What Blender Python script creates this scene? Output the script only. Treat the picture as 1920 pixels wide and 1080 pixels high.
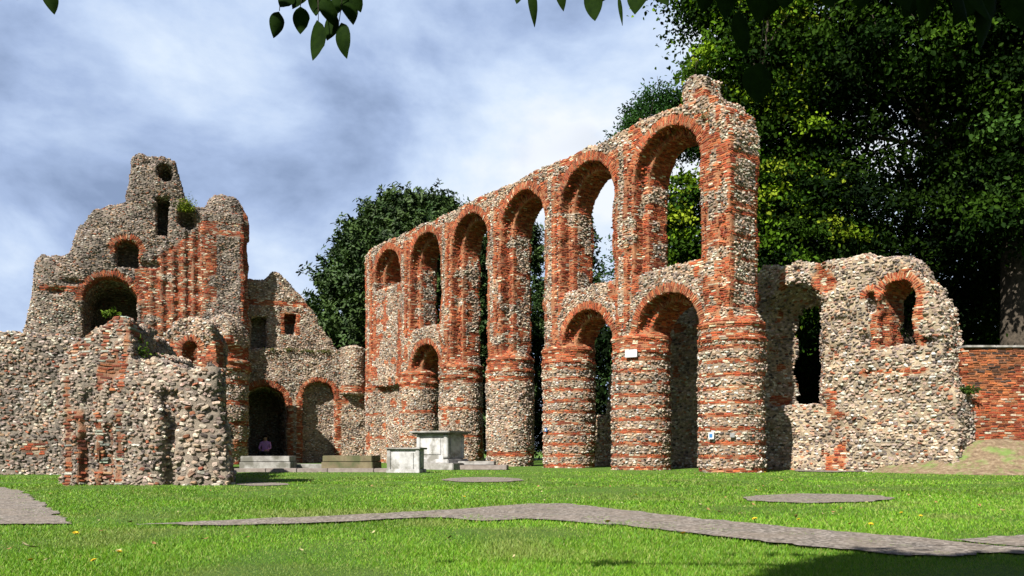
import bpy, bmesh, math, random
import numpy as np
from mathutils import Vector
random.seed(7); RNG = np.random.default_rng(11)
R = math.radians
SC = bpy.context.scene
for o in list(bpy.data.objects): bpy.data.objects.remove(o, do_unlink=True)
COL = SC.collection

# ------------------------------------------------------------------ camera
FPX, HZ, EYE = 1500.0, 845.0, 0.57          # focal length in photo pixels, horizon row, eye height
cam_d = bpy.data.cameras.new('camera'); cam = bpy.data.objects.new('camera', cam_d); COL.objects.link(cam)
cam.location = (0, 0, EYE); cam.rotation_euler = (R(90), 0, 0)
cam_d.sensor_width = 36; cam_d.lens = FPX/1920*36; cam_d.shift_y = (HZ-540)/1920
cam_d.clip_start = 0.05; cam_d.clip_end = 3000
SC.camera = cam
# ------------------------------------------------------------------ sun, sky, exposure
SUN_AZ, SUN_EL = R(33), R(44)               # light travels 33 deg to the right of the view direction
sun_from = Vector((-math.sin(SUN_AZ)*math.cos(SUN_EL), -math.cos(SUN_AZ)*math.cos(SUN_EL), math.sin(SUN_EL)))
sd = bpy.data.lights.new('sun', 'SUN'); sd.energy = 5.0; sd.angle = R(0.5); sd.color = (1.0, 0.95, 0.86)
so = bpy.data.objects.new('sun', sd); COL.objects.link(so)
so.rotation_euler = sun_from.to_track_quat('Z', 'Y').to_euler(); so.location = (-20, -20, 30)
SC.view_settings.view_transform = 'Standard'; SC.view_settings.look = 'None'
SC.view_settings.exposure = 1.4; SC.view_settings.gamma = 1.0

ALB = 0.50          # overall scale that brings the surface colours to measured reflectances
def sc3(c): return tuple(q*ALB for q in c)
def N(nt, typ, **kw):
    n = nt.nodes.new(typ)
    for k, v in kw.items():
        if k in n.inputs.keys() if isinstance(k, str) and not hasattr(n, k) else False: n.inputs[k].default_value = v
        else: setattr(n, k, v)
    return n
def setin(n, **kw):
    for k, v in kw.items(): n.inputs[k.replace('_', ' ')].default_value = v
    return n
def ramp(nt, fac, stops):
    r = nt.nodes.new('ShaderNodeValToRGB'); e = r.color_ramp.elements
    while len(e) < len(stops): e.new(0.5)
    for i, (p, c) in enumerate(stops): e[i].position = p; e[i].color = (*c, 1) if len(c) == 3 else c
    nt.links.new(fac, r.inputs[0]); return r
def mixc(nt, fac, a, b, mode='MIX'):
    m = nt.nodes.new('ShaderNodeMix'); m.data_type = 'RGBA'; m.blend_type = mode
    for i, v in ((0, fac), (6, a), (7, b)):
        if hasattr(v, 'is_linked'): nt.links.new(v, m.inputs[i])
        else: m.inputs[i].default_value = v if i == 0 else (*v, 1)
    return m.outputs[2]
def mth(nt, op, a, b=0.0, clamp=False):
    m = nt.nodes.new('ShaderNodeMath'); m.operation = op; m.use_clamp = clamp
    for i, v in ((0, a), (1, b)):
        if hasattr(v, 'is_linked'): nt.links.new(v, m.inputs[i])
        else: m.inputs[i].default_value = v
    return m.outputs[0]
def noise(nt, vec, scale, detail=4, rough=0.55, dist=0.0):
    n = nt.nodes.new('ShaderNodeTexNoise'); n.inputs['Scale'].default_value = scale; n.inputs['Detail'].default_value = detail
    n.inputs['Roughness'].default_value = rough; n.inputs['Distortion'].default_value = dist
    if vec is not None: nt.links.new(vec, n.inputs['Vector'])
    return n.outputs['Fac']

W = bpy.data.worlds.new('World'); SC.world = W; W.use_nodes = True
nt = W.node_tree; nt.nodes.clear()
out = nt.nodes.new('ShaderNodeOutputWorld'); bg = nt.nodes.new('ShaderNodeBackground'); bg.inputs[1].default_value = 0.05
sky = nt.nodes.new('ShaderNodeTexSky'); sky.sky_type = 'NISHITA'; sky.sun_disc = False
sky.sun_elevation = SUN_EL; sky.sun_rotation = math.pi + SUN_AZ
tc = nt.nodes.new('ShaderNodeTexCoord'); mp = nt.nodes.new('ShaderNodeMapping')
mp.inputs['Scale'].default_value = (1, 1, 1.7); mp.inputs['Location'].default_value = (5.3, 2.4, 0.7)
nt.links.new(tc.outputs['Generated'], mp.inputs[0]); v = mp.outputs[0]
n1 = noise(nt, v, 3.6, 9, 0.56, 0.2)
n2 = noise(nt, v, 1.7, 3, 0.5, 0.2)
cl = ramp(nt, mth(nt, 'ADD', mth(nt, 'MULTIPLY', n1, 0.68), mth(nt, 'MULTIPLY', n2, 0.32)),
          [(0.33, (2.0, 2.7, 4.2)), (0.40, (3.1, 4.0, 5.9)), (0.46, (4.3, 5.3, 7.1)), (0.52, (5.5, 6.4, 7.7)), (0.59, (6.9, 7.3, 7.9))])
sep = nt.nodes.new('ShaderNodeSeparateXYZ'); nt.links.new(tc.outputs['Generated'], sep.inputs[0])
cov = mth(nt, 'ADD', mth(nt, 'MULTIPLY', sep.outputs[1], 1.3), mth(nt, 'MULTIPLY', n2, 0.3))
covr = ramp(nt, cov, [(0.80, (0, 0, 0)), (1.12, (1, 1, 1))])
gap = ramp(nt, noise(nt, v, 3.3, 3, 0.5), [(0.28, (0.8, 0.8, 0.8)), (0.36, (1, 1, 1))])
fac = mth(nt, 'MULTIPLY', covr.outputs[0], gap.outputs[0])
nt.links.new(mixc(nt, fac, mixc(nt, 1.0, sky.outputs[0], (.75, .75, .75), 'MULTIPLY'), cl.outputs[0]), bg.inputs[0])
nt.links.new(bg.outputs[0], out.inputs[0])

# ------------------------------------------------------------------ helpers: materials
def new_mat(name):
    m = bpy.data.materials.new(name); m.use_nodes = True; nt = m.node_tree
    b = nt.nodes['Principled BSDF']; b.inputs['Roughness'].default_value = 0.9
    b.inputs['Specular IOR Level'].default_value = 0.25
    return m, nt, b
def bump(nt, b, h, strength, dist):
    k = nt.nodes.new('ShaderNodeBump'); k.inputs['Strength'].default_value = strength; k.inputs['Distance'].default_value = dist
    nt.links.new(h, k.inputs['Height']); nt.links.new(k.outputs[0], b.inputs['Normal'])
def masonry_mat():
    m, nt, b = new_mat('weathered masonry')
    a = nt.nodes.new('ShaderNodeAttribute'); a.attribute_name = 'Col'
    g = nt.nodes.new('ShaderNodeNewGeometry'); p = g.outputs['Position']
    nf = noise(nt, p, 26, 5, 0.7)
    c = mixc(nt, 1.0, a.outputs['Color'], ramp(nt, nf, [(0.25, (0.26, 0.25, 0.24)), (0.5, (0.52, 0.52, 0.52)), (0.72, (0.74, 0.72, 0.70))]).outputs[0], 'MULTIPLY')
    big = noise(nt, p, 0.9, 4, 0.6)
    c = mixc(nt, 1.0, c, ramp(nt, big, [(0.32, (0.70, 0.71, 0.72)), (0.6, (1.06, 1.04, 1.0))]).outputs[0], 'MULTIPLY')
    nt.links.new(c, b.inputs['Base Color'])
    bump(nt, b, mth(nt, 'ADD', nf, mth(nt, 'MULTIPLY', noise(nt, p, 90, 3, 0.6), 0.4)), 0.9, 0.025)
    return m
M_MAS = masonry_mat()
def noisy_mat(name, c1, c2, scale, rough=0.9, bs=0.4, bd=0.01, c3=None, s2=None):
    m, nt, b = new_mat(name); g = nt.nodes.new('ShaderNodeNewGeometry'); p = g.outputs['Position']
    nf = noise(nt, p, scale, 6, 0.65)
    c = ramp(nt, nf, [(0.35, sc3(c1)), (0.65, sc3(c2))]).outputs[0]
    if c3 is not None:
        c = mixc(nt, ramp(nt, noise(nt, p, s2, 4, 0.6), [(0.48, (0, 0, 0)), (0.62, (1, 1, 1))]).outputs[0], c, sc3(c3))
    nt.links.new(c, b.inputs['Base Color']); b.inputs['Roughness'].default_value = rough
    bump(nt, b, nf, bs, bd); return m
def attr_mat(name, rough=0.6, transl=0.0, spec=0.3):
    m, nt, b = new_mat(name)
    a = nt.nodes.new('ShaderNodeAttribute'); a.attribute_name = 'Col'
    nt.links.new(a.outputs['Color'], b.inputs['Base Color']); b.inputs['Roughness'].default_value = rough
    b.inputs['Specular IOR Level'].default_value = spec
    if transl:
        t = nt.nodes.new('ShaderNodeBsdfTranslucent'); s = nt.nodes.new('ShaderNodeMixShader'); s.inputs[0].default_value = transl
        hs = mixc(nt, 1.0, a.outputs['Color'], (1.3, 1.5, 0.6), 'MULTIPLY')
        nt.links.new(hs, t.inputs[0]); nt.links.new(b.outputs[0], s.inputs[1]); nt.links.new(t.outputs[0], s.inputs[2])
        nt.links.new(s.outputs[0], nt.nodes['Material Output'].inputs[0])
    return m
M_LEAF = attr_mat('leaf', 0.75, 0.22, 0.04); M_GRASS = attr_mat('grass blade', 0.55, 0.25, 0.25)
M_YEW = attr_mat('yew needles', 0.6, 0.06, 0.2)
M_BARK = noisy_mat('bark', (0.035, 0.028, 0.02), (0.12, 0.095, 0.07), 9, 0.95, 0.8, 0.03)

# ------------------------------------------------------------------ helpers: objects
def mesh_np(name, V, faces_idx, loop_tot, col=None, smooth=None, mat=None):
    me = bpy.data.meshes.new(name)
    V = np.asarray(V, np.float32); fi = np.asarray(faces_idx, np.int32); lt = np.asarray(loop_tot, np.int32)
    me.vertices.add(len(V)); me.vertices.foreach_set('co', V.ravel())
    me.loops.add(len(fi)); me.loops.foreach_set('vertex_index', fi)
    me.polygons.add(len(lt)); ls = np.concatenate([[0], np.cumsum(lt)[:-1]]).astype(np.int32)
    me.polygons.foreach_set('loop_start', ls); me.polygons.foreach_set('loop_total', lt)
    if smooth is not None: me.polygons.foreach_set('use_smooth', np.asarray(smooth, bool))
    if col is not None:
        ca = me.color_attributes.new('Col', 'FLOAT_COLOR', 'POINT')
        c4 = np.ones((len(V), 4), np.float32); c4[:, :3] = col; ca.data.foreach_set('color', c4.ravel())
        if mat in (globals().get('M_LEAF'), globals().get('M_GRASS'), globals().get('M_YEW')): c4[:, :3] *= ALB; ca.data.foreach_set('color', c4.ravel())
    if mat: me.materials.append(mat)
    me.update(calc_edges=True); me.validate()
    return me
def link(name, me, parent=None):
    o = bpy.data.objects.new(name, me); COL.objects.link(o)
    if parent is not None: o.parent = parent; o.matrix_parent_inverse = parent.matrix_world.inverted() if False else o.matrix_parent_inverse
    return o
def tag(o, label=None, cat=None, group=None, kind=None):
    if label: o['label'] = label
    if cat: o['category'] = cat
    if group: o['group'] = group
    if kind: o['kind'] = kind
    return o
def thing(name, label, cat, loc=(0, 0, 0), rz=0, group=None):
    o = bpy.data.objects.new(name, None); COL.objects.link(o); o.location = loc; o.rotation_euler = (0, 0, rz)
    o.empty_display_size = 0.3
    return tag(o, label, cat, group)
class MB:
    def __init__(s): s.bm = bmesh.new()
    def box(s, c, d, rz=0.0, bev=0.0, taper=1.0):
        r = bmesh.ops.create_cube(s.bm, size=1); vs = r['verts']
        ca, sa = math.cos(rz), math.sin(rz)
        for v in vs:
            x, y, z = v.co.x*d[0], v.co.y*d[1], v.co.z*d[2]
            if v.co.z > 0: x *= taper; y *= taper
            v.co = Vector((c[0]+x*ca-y*sa, c[1]+x*sa+y*ca, c[2]+z))
        if bev:
            es = list({e for v in vs for e in v.link_edges})
            bmesh.ops.bevel(s.bm, geom=es, offset=bev, segments=2, affect='EDGES')
    def tube(s, pts, rads, n=8):
        rings = []
        for i, p in enumerate(pts):
            p = Vector(p); a = Vector(pts[max(0, i-1)]); b = Vector(pts[min(len(pts)-1, i+1)])
            d = (b-a).normalized(); u = d.orthogonal().normalized() if i == 0 else (pu - d*pu.dot(d)).normalized()
            pu = u; w = d.cross(u)
            rings.append([s.bm.verts.new(p+(u*math.cos(2*math.pi*k/n)+w*math.sin(2*math.pi*k/n))*rads[i]) for k in range(n)])
        for a, b in zip(rings, rings[1:]):
            for k in range(n): s.bm.faces.new((a[k], a[(k+1) % n], b[(k+1) % n], b[k]))
        s.bm.faces.new(rings[0][::-1]); s.bm.faces.new(rings[-1])
    def build(s, name, mat, parent=None, smooth=False):
        me = bpy.data.meshes.new(name); s.bm.normal_update(); s.bm.to_mesh(me); s.bm.free(); me.materials.append(mat)
        if smooth: me.polygons.foreach_set('use_smooth', np.ones(len(me.polygons), bool))
        return link(name, me, parent)

# ------------------------------------------------------------------ numpy noise
def _h(ix, iy, iz, seed):
    with np.errstate(over='ignore'):
        n = (ix.astype(np.uint32)*np.uint32(73856093)) ^ (iy.astype(np.uint32)*np.uint32(19349663)) ^ (iz.astype(np.uint32)*np.uint32(83492791)) ^ np.uint32((seed*2654435761) & 0xffffffff)
        n = (n ^ (n >> np.uint32(13)))*np.uint32(1274126177); n = n ^ (n >> np.uint32(16)); n = n*np.uint32(2246822519); n ^= n >> np.uint32(15)
    return (n & np.uint32(0xffffff)).astype(np.float32)/np.float32(0xffffff)
def vn(x, y, z, sc, seed=0):
    x = np.asarray(x, np.float32)*sc+1000; y = np.asarray(y, np.float32)*sc+1000; z = np.asarray(z, np.float32)*sc+1000
    x, y, z = np.broadcast_arrays(x, y, z)
    ix = np.floor(x).astype(np.int64); iy = np.floor(y).astype(np.int64); iz = np.floor(z).astype(np.int64)
    fx = x-ix; fy = y-iy; fz = z-iz
    fx = fx*fx*(3-2*fx); fy = fy*fy*(3-2*fy); fz = fz*fz*(3-2*fz)
    r = 0
    for a in (0, 1):
        for b in (0, 1):
            for c in (0, 1):
                r = r + _h(ix+a, iy+b, iz+c, seed)*(fx if a else 1-fx)*(fy if b else 1-fy)*(fz if c else 1-fz)
    return r*2-1
def rnd(i, seed):
    i = np.asarray(i, np.int64); return _h(i & 0xffff, (i >> 16) & 0xffff, (i >> 32) & 0xffff, seed)

# ------------------------------------------------------------------ frames
class Fr:
    def __init__(s, o, ex, ey): s.o = np.array(o, float); s.ex = np.array(ex, float); s.ey = np.array(ey, float)
    def w(s, P):
        P = np.asarray(P, float); r = np.empty(P.shape)
        r[:, 0] = s.o[0]+P[:, 0]*s.ex[0]+P[:, 1]*s.ey[0]; r[:, 1] = s.o[1]+P[:, 0]*s.ex[1]+P[:, 1]*s.ey[1]; r[:, 2] = P[:, 2]
        return r
    def inv(s, px, py, t=0.0):          # a photo pixel to (s, z) on the plane t
        u = (px-960)/FPX; b = s.o+t*s.ey
        A = np.array([[s.ex[0], -u], [s.ex[1], -1.0]]); q = np.linalg.solve(A, -b)
        return q[0], EYE+(HZ-py)/FPX*q[1]
AX = np.array([-0.73, 1.0]); AX /= np.linalg.norm(AX)         # nave axis, away from the viewer
NV = np.array([-AX[1], AX[0]])                                # across the nave, towards the viewer
A0 = np.array([5.95, 21.7]); SP = 2.75*math.hypot(0.73, 1)    # nearest pier, spacing of piers

# ------------------------------------------------------------------ surface nets
def surfnet(F, org, h):
    S = F < 0
    acc = {}
    nx, ny, nz = F.shape; C = (nx-1, ny-1, nz-1)
    c = S[:-1, :-1, :-1].astype(np.int8)
    tot = sum(S[a:nx-1+a, b:ny-1+b, d:nz-1+d].astype(np.int8) for a in (0, 1) for b in (0, 1) for d in (0, 1))
    act = (tot > 0) & (tot < 8); idx = np.full(C, -1, np.int32); ii = np.argwhere(act); idx[act] = np.arange(len(ii))
    P = np.zeros((len(ii), 3)); cnt = np.zeros(len(ii))
    i, j, k = ii.T
    corners = [(a, b, d) for a in (0, 1) for b in (0, 1) for d in (0, 1)]
    for a in corners:
        for ax in range(3):
            if a[ax]: continue
            b = list(a); b[ax] = 1
            fa = F[i+a[0], j+a[1], k+a[2]]; fb = F[i+b[0], j+b[1], k+b[2]]
            m = (fa < 0) != (fb < 0); t = np.where(m, fa/np.where(m, fa-fb, 1), 0)
            q = np.stack([np.full(len(ii), a[0], float), np.full(len(ii), a[1], float), np.full(len(ii), a[2], float)], 1)
            q[:, ax] += t; P += q*m[:, None]; cnt += m
    P = (P/cnt[:, None]+ii)
    quads = []
    for ax in range(3):
        sl0 = [slice(None)]*3; sl1 = [slice(None)]*3; sl0[ax] = slice(0, -1); sl1[ax] = slice(1, None)
        a = S[tuple(sl0)]; b = S[tuple(sl1)]; cr = np.argwhere(a != b)
        o1, o2 = [(1, 2), (2, 0), (0, 1)][ax]
        ok = (cr[:, o1] > 0) & (cr[:, o2] > 0) & (cr[:, o1] < F.shape[o1]-1) & (cr[:, o2] < F.shape[o2]-1); cr = cr[ok]
        ins = S[tuple(cr.T)]
        def g(d1, d2):
            q = cr.copy(); q[:, o1] += d1; q[:, o2] += d2; return idx[tuple(q.T)]
        Q = np.stack([g(-1, -1), g(0, -1), g(0, 0), g(-1, 0)], 1)
        Q[~ins] = Q[~ins][:, ::-1]; quads.append(Q)
    Q = np.concatenate(quads); G = np.gradient(F)
    r = np.clip(np.round(P).astype(int), 0, np.array(F.shape)-1)
    Nn = np.stack([g_[tuple(r.T)] for g_ in G], 1); Nn /= np.linalg.norm(Nn, axis=1, keepdims=True)+1e-9
    return P*h+np.asarray(org), Q, Nn
def poly_sdf(pts, X, Z):                # signed distance to a polygon, < 0 inside
    pts = np.asarray(pts, float); d = np.full(X.shape, 1e9); ins = np.zeros(X.shape, bool)
    for (x0, z0), (x1, z1) in zip(pts, np.roll(pts, -1, 0)):
        ex, ez = x1-x0, z1-z0; wx, wz = X-x0, Z-z0
        t = np.clip((wx*ex+wz*ez)/(ex*ex+ez*ez+1e-12), 0, 1)
        d = np.minimum(d, np.hypot(wx-ex*t, wz-ez*t))
        c = ((z0 > Z) != (z1 > Z)) & (X < ex*(Z-z0)/(z1-z0+1e-12)+x0); ins ^= c
    return np.where(ins, -d, d)
def jag(pts, amp, step=.3, seed=1):
    rs = random.Random(seed); o = []; pts = [tuple(p) for p in pts]
    for (x0, z0), (x1, z1) in zip(pts, pts[1:]+pts[:1]):
        o.append((x0, z0)); L = math.hypot(x1-x0, z1-z0); n = int(L/step)
        if min(z0, z1) < .4 or n < 1: continue
        nx_, nz_ = -(z1-z0)/L, (x1-x0)/L; off = 0; am_ = amp*(.3 if abs(nx_) > .9 else 1)
        for i in range(1, n):
            if rs.random() < .75: 
                t = (i+rs.uniform(-.15, .15))/n; o.append((x0+(x1-x0)*t+nx_*off*1.0, z0+(z1-z0)*t+nz_*off))
                off = rs.uniform(-am_, am_); t += .12/n; o.append((x0+(x1-x0)*t+nx_*off, z0+(z1-z0)*t+nz_*off))
    return o
def arch(X, Z, c, spring, r, base=-9):
    d = np.where(Z > spring, np.hypot(X-c, Z-spring)-r, np.abs(X-c)-r)
    return np.maximum(d, base-Z)
mx, mn = np.maximum, np.minimum
def box3(X, Y, Z, a, b):
    return mx(mx(mx(a[0]-X, X-b[0]), mx(a[1]-Y, Y-b[1])), mx(a[2]-Z, Z-b[2]))

# palettes, real surface colours
RUB = np.array([(.62, .50, .40), (.50, .42, .36), (.72, .63, .54), (.38, .33, .30), (.56, .39, .29), (.80, .74, .66), (.17, .15, .14), (.44, .19, .11)])
RUBW = np.array([.14, .13, .17, .12, .07, .18, .12, .07])
GRY = np.array([(.42, .345, .29), (.32, .27, .24), (.54, .46, .39), (.20, .175, .16), (.44, .30, .2), (.70, .64, .58), (.12, .11, .10), (.40, .15, .09)])
GRYW = np.array([.20, .18, .14, .13, .13, .09, .07, .06])
BRK = np.array([(.50, .105, .040), (.39, .075, .034), (.57, .16, .06), (.25, .06, .035), (.62, .29, .15), (.78, .64, .48)])
BRKW = np.array([.25, .20, .17, .09, .11, .18])
RUB = np.clip(RUB*np.array([1.10, 1.02, .98]), 0, .88); GRY = GRY*np.array([1.08, 1.02, 1.02])
PALES = {0: (RUB, RUBW), 1: (BRK, BRKW), 2: (GRY, GRYW)}
BRKD = BRK*np.array([.72, .95, 1.1]); PDK = {0: (RUB*.85, RUBW), 1: (BRKD, BRKW), 2: (GRY, GRYW)}
DKB = np.array([(.16, .08, .05), (.30, .11, .05), (.50, .17, .06), (.09, .06, .05), (.42, .13, .05)])
NS = 8
_th = np.arange(NS)*2*math.pi/NS+math.pi/NS
def masonry(frame, field, lo, hi, vox, zone, partid, names, parent, seed=0, mortar=(.40, .29, .20), rough=0.05, cull=-0.25, pal=None, dens=3):
    """Solid from a signed field, its surface clad in single stones and bricks; one mesh per part."""
    rng = np.random.default_rng(seed+100)
    xs = np.arange(lo[0], hi[0], vox); ys = np.arange(lo[1], hi[1], vox); zs = np.arange(lo[2], hi[2], vox)
    X, Y, Z = np.meshgrid(xs, ys, zs, indexing='ij', sparse=True)
    F = np.array(np.broadcast_to(field(X, Y, Z), (len(xs), len(ys), len(zs))), np.float32)
    near = np.abs(F) < 0.5
    Xi, Yi, Zi = [np.broadcast_to(q, F.shape)[near] for q in (X, Y, Z)]
    F[near] += rough*(1.1*vn(Xi, Yi, Zi, 1.3, seed)+0.9*vn(Xi, Yi, Zi, 3.6, seed+1)+0.5*vn(Xi, Yi, Zi, 8.0, seed+2))
    P, Q, Nn = surfnet(F, lo, vox)
    # ---- cladding candidates
    A, B, C_, D = [P[Q[:, i]] for i in range(4)]; nq = Nn[Q].mean(1); nq /= np.linalg.norm(nq, axis=1, keepdims=True)+1e-9
    cand = []
    for _ in range(dens):
        u = rng.random((len(Q), 1)); v = rng.random((len(Q), 1))
        cand.append(A*(1-u)*(1-v)+B*u*(1-v)+C_*u*v+D*(1-u)*v)
    cp = np.concatenate(cand); cn = np.tile(nq, (dens, 1))
    area = np.tile(np.linalg.norm(np.cross(C_-A, D-B), axis=1)/2/dens, dens)
    ok = cp[:, 2] > -0.05; wp = frame.w(cp)
    wn = np.stack([cn[:, 0]*frame.ex[0]+cn[:, 1]*frame.ey[0], cn[:, 0]*frame.ex[1]+cn[:, 1]*frame.ey[1], cn[:, 2]], 1)
    tocam = np.array([0, 0, EYE])-wp; tocam /= np.linalg.norm(tocam, axis=1, keepdims=True)
    ok &= (wn*tocam).sum(1) > cull
    cp, cn, area = cp[ok], cn[ok], area[ok]
    # default coordinates: u along, v up
    absn = np.abs(cn); side = np.argmax(absn, 1); n_ = len(cp)
    depth = cp[np.arange(n_), side]
    side_s = side*2+(cn[np.arange(n_), side] > 0)+8*(np.floor(depth/.42+.31).astype(np.int64)+60)+100
    u = np.where(side == 0, cp[:, 1], cp[:, 0]); v = np.where(side == 2, cp[:, 1], cp[:, 2])
    eu = np.zeros((n_, 3)); eu[:, 0] = side != 0; eu[:, 1] = side == 0
    ctx = dict(u=u.copy(), v=v.copy(), eu=eu, kind=np.zeros(n_, int), sub=side_s.astype(np.int64), big=np.ones(n_), prot=np.ones(n_), alt=np.zeros(n_))
    zone(cp, cn, ctx)
    kind, u, v, eu, sub, big = ctx['kind'], ctx['u'], ctx['v'], ctx['eu'], ctx['sub'], ctx['big']
    bw = np.where(kind == 1, 0.18, 0.110*big); bh = np.where(kind == 1, 0.058, 0.064*big)
    rub = kind != 1
    v = v+np.where(rub, 0.05*vn(cp[:, 0], cp[:, 1], cp[:, 2], 1.1, seed+5)+0.03*vn(cp[:, 0], cp[:, 1], cp[:, 2], 4, seed+7), 0.012*vn(cp[:, 0], cp[:, 1], cp[:, 2], 1.5, seed+6))
    iv = np.floor(v/bh).astype(np.int64)+5000
    roww = 0.75+0.6*rnd(iv*31+kind*7+sub*977, seed+8)
    wwid = bw*roww
    iu = np.floor((u+rnd(iv*17+sub*131, seed+9)*bw+np.where(rub, 0.05, 0.02)*vn(u, v*9, 0, 5, seed+3))/wwid).astype(np.int64)+5000
    key = ((kind.astype(np.int64)*16384+(sub % 16384))*20000+iv)*20000+iu
    uk, inv_, cn_ = np.unique(key, return_inverse=True, return_counts=True)
    inv_ = inv_.ravel()
    m = lambda q: np.bincount(inv_, q, len(uk))/cn_
    cen = np.stack([m(cp[:, i]) for i in range(3)], 1); nr = np.stack([m(cn[:, i]) for i in range(3)], 1); nr /= np.linalg.norm(nr, axis=1, keepdims=True)+1e-9
    e = np.stack([m(eu[:, i]) for i in range(3)], 1); e -= nr*(e*nr).sum(1, keepdims=True); e /= np.linalg.norm(e, axis=1, keepdims=True)+1e-9
    w2 = np.cross(nr, e); kd = np.round(m(kind)).astype(int); W_ = m(wwid); H_ = m(bh); bg_ = m(big); pr = m(ctx['prot']); al_ = np.round(m(ctx['alt'])).astype(int)
    fill = np.bincount(inv_, area, len(uk))/(W_*H_)
    keep = fill > 0.33
    hole = rng.random(len(uk)) < 0.035; keep &= ~hole
    cen, nr, e, w2, kd, W_, H_, fill, bg_, pr, uk, al_ = [q[keep] for q in (cen, nr, e, w2, kd, W_, H_, fill, bg_, pr, uk, al_)]
    ns = len(cen); isb = kd == 1
    fs = np.clip(np.sqrt(fill), 0.65, 1.05)
    ha = W_*0.5*np.where(isb, 0.94, rng.uniform(.72, .98, ns))*fs; hb = H_*0.5*np.where(isb, rng.uniform(.62, .88, ns), rng.uniform(.60, 1.0, ns))*np.clip(fs, .8, 1)
    hc = np.where(isb, rng.uniform(.003, .018, ns), rng.uniform(.006, .045, ns)*bg_)*pr
    ang = np.where(isb, rng.normal(0, .04, ns), rng.normal(0, .28, ns)); ca, sa = np.cos(ang)[:, None], np.sin(ang)[:, None]
    e1 = e*ca+w2*sa; e2 = w2*ca-e*sa
    cen = cen+e*(rng.normal(0, .012, ns)*(~isb))[:, None]+w2*(rng.normal(0, .010, ns)*(~isb))[:, None]
    pw = np.where(isb, 0.22, rng.uniform(.25, .8, ns))[:, None]
    th = _th[None]+rng.normal(0, 1, (ns, NS))*np.where(isb, .02, .17)[:, None]
    cx = np.sign(np.cos(th))*np.abs(np.cos(th))**pw; cy = np.sign(np.sin(th))*np.abs(np.sin(th))**pw
    V = np.zeros((ns, NS*3+1, 3))
    for r_, (rad, hh) in enumerate(((1.0, -0.03), (0.97, 0.62), (0.74, 1.0))):
        jx = 1+rng.normal(0, 1, (ns, NS))*np.where(isb, .03, .13)[:, None]; jy = 1+rng.normal(0, 1, (ns, NS))*np.where(isb, .05, .14)[:, None]
        rr = np.where(isb & (r_ == 2), 0.88, rad)[:, None]
        hz = (hh if r_ == 0 else 0)+(hc[:, None]*hh*(1+rng.normal(0, .18, (ns, NS))) if r_ else 0)
        V[:, r_*NS:(r_+1)*NS] = cen[:, None]+e1[:, None]*(cx*rr*jx*ha[:, None])[..., None]+e2[:, None]*(cy*rr*jy*hb[:, None])[..., None]+nr[:, None]*(np.broadcast_to(hz, (ns, NS)))[..., None]
    V[:, -1] = cen+nr*(hc*rng.uniform(.95, 1.35, ns))[:, None]
    pc = np.zeros((ns, 3))
    for kk, (pa, pww) in (pal or PALES).items():
        s_ = kd == kk; pc[s_] = pa[rng.choice(len(pa), s_.sum(), p=pww/pww.sum())]
    s_ = isb & (al_ == 1); wr_ = BRKW*np.array([1, 1, 1, 1, .7, .15]); pc[s_] = ((pal or PALES)[1][0])[rng.choice(6, s_.sum(), p=wr_/wr_.sum())]
    s_ = isb & (al_ == 2); pc[s_] = DKB[rng.integers(0, len(DKB), s_.sum())]
    pc *= rng.uniform(.50, 1.38, (ns, 1)); pc *= 1+rng.normal(0, .03, (ns, 3)); pc = np.clip(pc, .02, .85)
    loc = []
    for k in range(NS):
        k2 = (k+1) % NS
        loc += [k, k2, NS+k2, NS+k]
        loc += [NS+k, NS+k2, 2*NS+k2, 2*NS+k]
    for k in range(NS): loc += [2*NS+k, 2*NS+(k+1) % NS, 3*NS]
    loc = np.array(loc); lt1 = np.array([4]*(2*NS)+[3]*NS)
    # ---- core colour and split into parts
    fc = P[Q].mean(1); pf = partid(fc); ps = partid(cen)
    mc = np.array(mortar)*(1+0.22*vn(P[:, 0], P[:, 1], P[:, 2], 2.0, seed+20)+0.2*vn(P[:, 0], P[:, 1], P[:, 2], 9, seed+21))[:, None]
    nv_ = len(P); cv = dict(u=P[:, 0].copy(), v=P[:, 2].copy(), eu=np.zeros((nv_, 3)), kind=np.zeros(nv_, int), sub=np.zeros(nv_, np.int64), big=np.ones(nv_), prot=np.ones(nv_), alt=np.zeros(nv_))
    zone(P, Nn, cv); bm_ = (cv['kind'] == 1)[:, None]
    mc = np.where(bm_, mc*np.array([1.0, .62, .46]), mc)
    res = {}
    for pid, nm in names.items():
        f = Q[pf == pid]; st = np.where(ps == pid)[0]
        if len(f) == 0 and len(st) == 0: continue
        ui, iv_ = np.unique(f, return_inverse=True); f2 = iv_.reshape(f.shape)
        Vc = P[ui]; VS = V[st].reshape(-1, 3)
        nvs = NS*3+1
        fi = np.concatenate([f2.ravel(), (loc[None]+(np.arange(len(st))*nvs)[:, None]+len(Vc)).ravel()])
        lt = np.concatenate([np.full(len(f2), 4), np.tile(lt1, len(st))])
        colr = np.concatenate([mc[ui], np.repeat(pc[st], nvs, 0)])
        sm = np.zeros(len(lt), bool); sm[:len(f2)] = True
        me = mesh_np(nm, frame.w(np.concatenate([Vc, VS])), fi, lt, colr, sm, M_MAS)
        res[pid] = link(nm, me, parent)
    print('masonry', names, 'stones', ns, 'core', len(Q))
    return res
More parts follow.
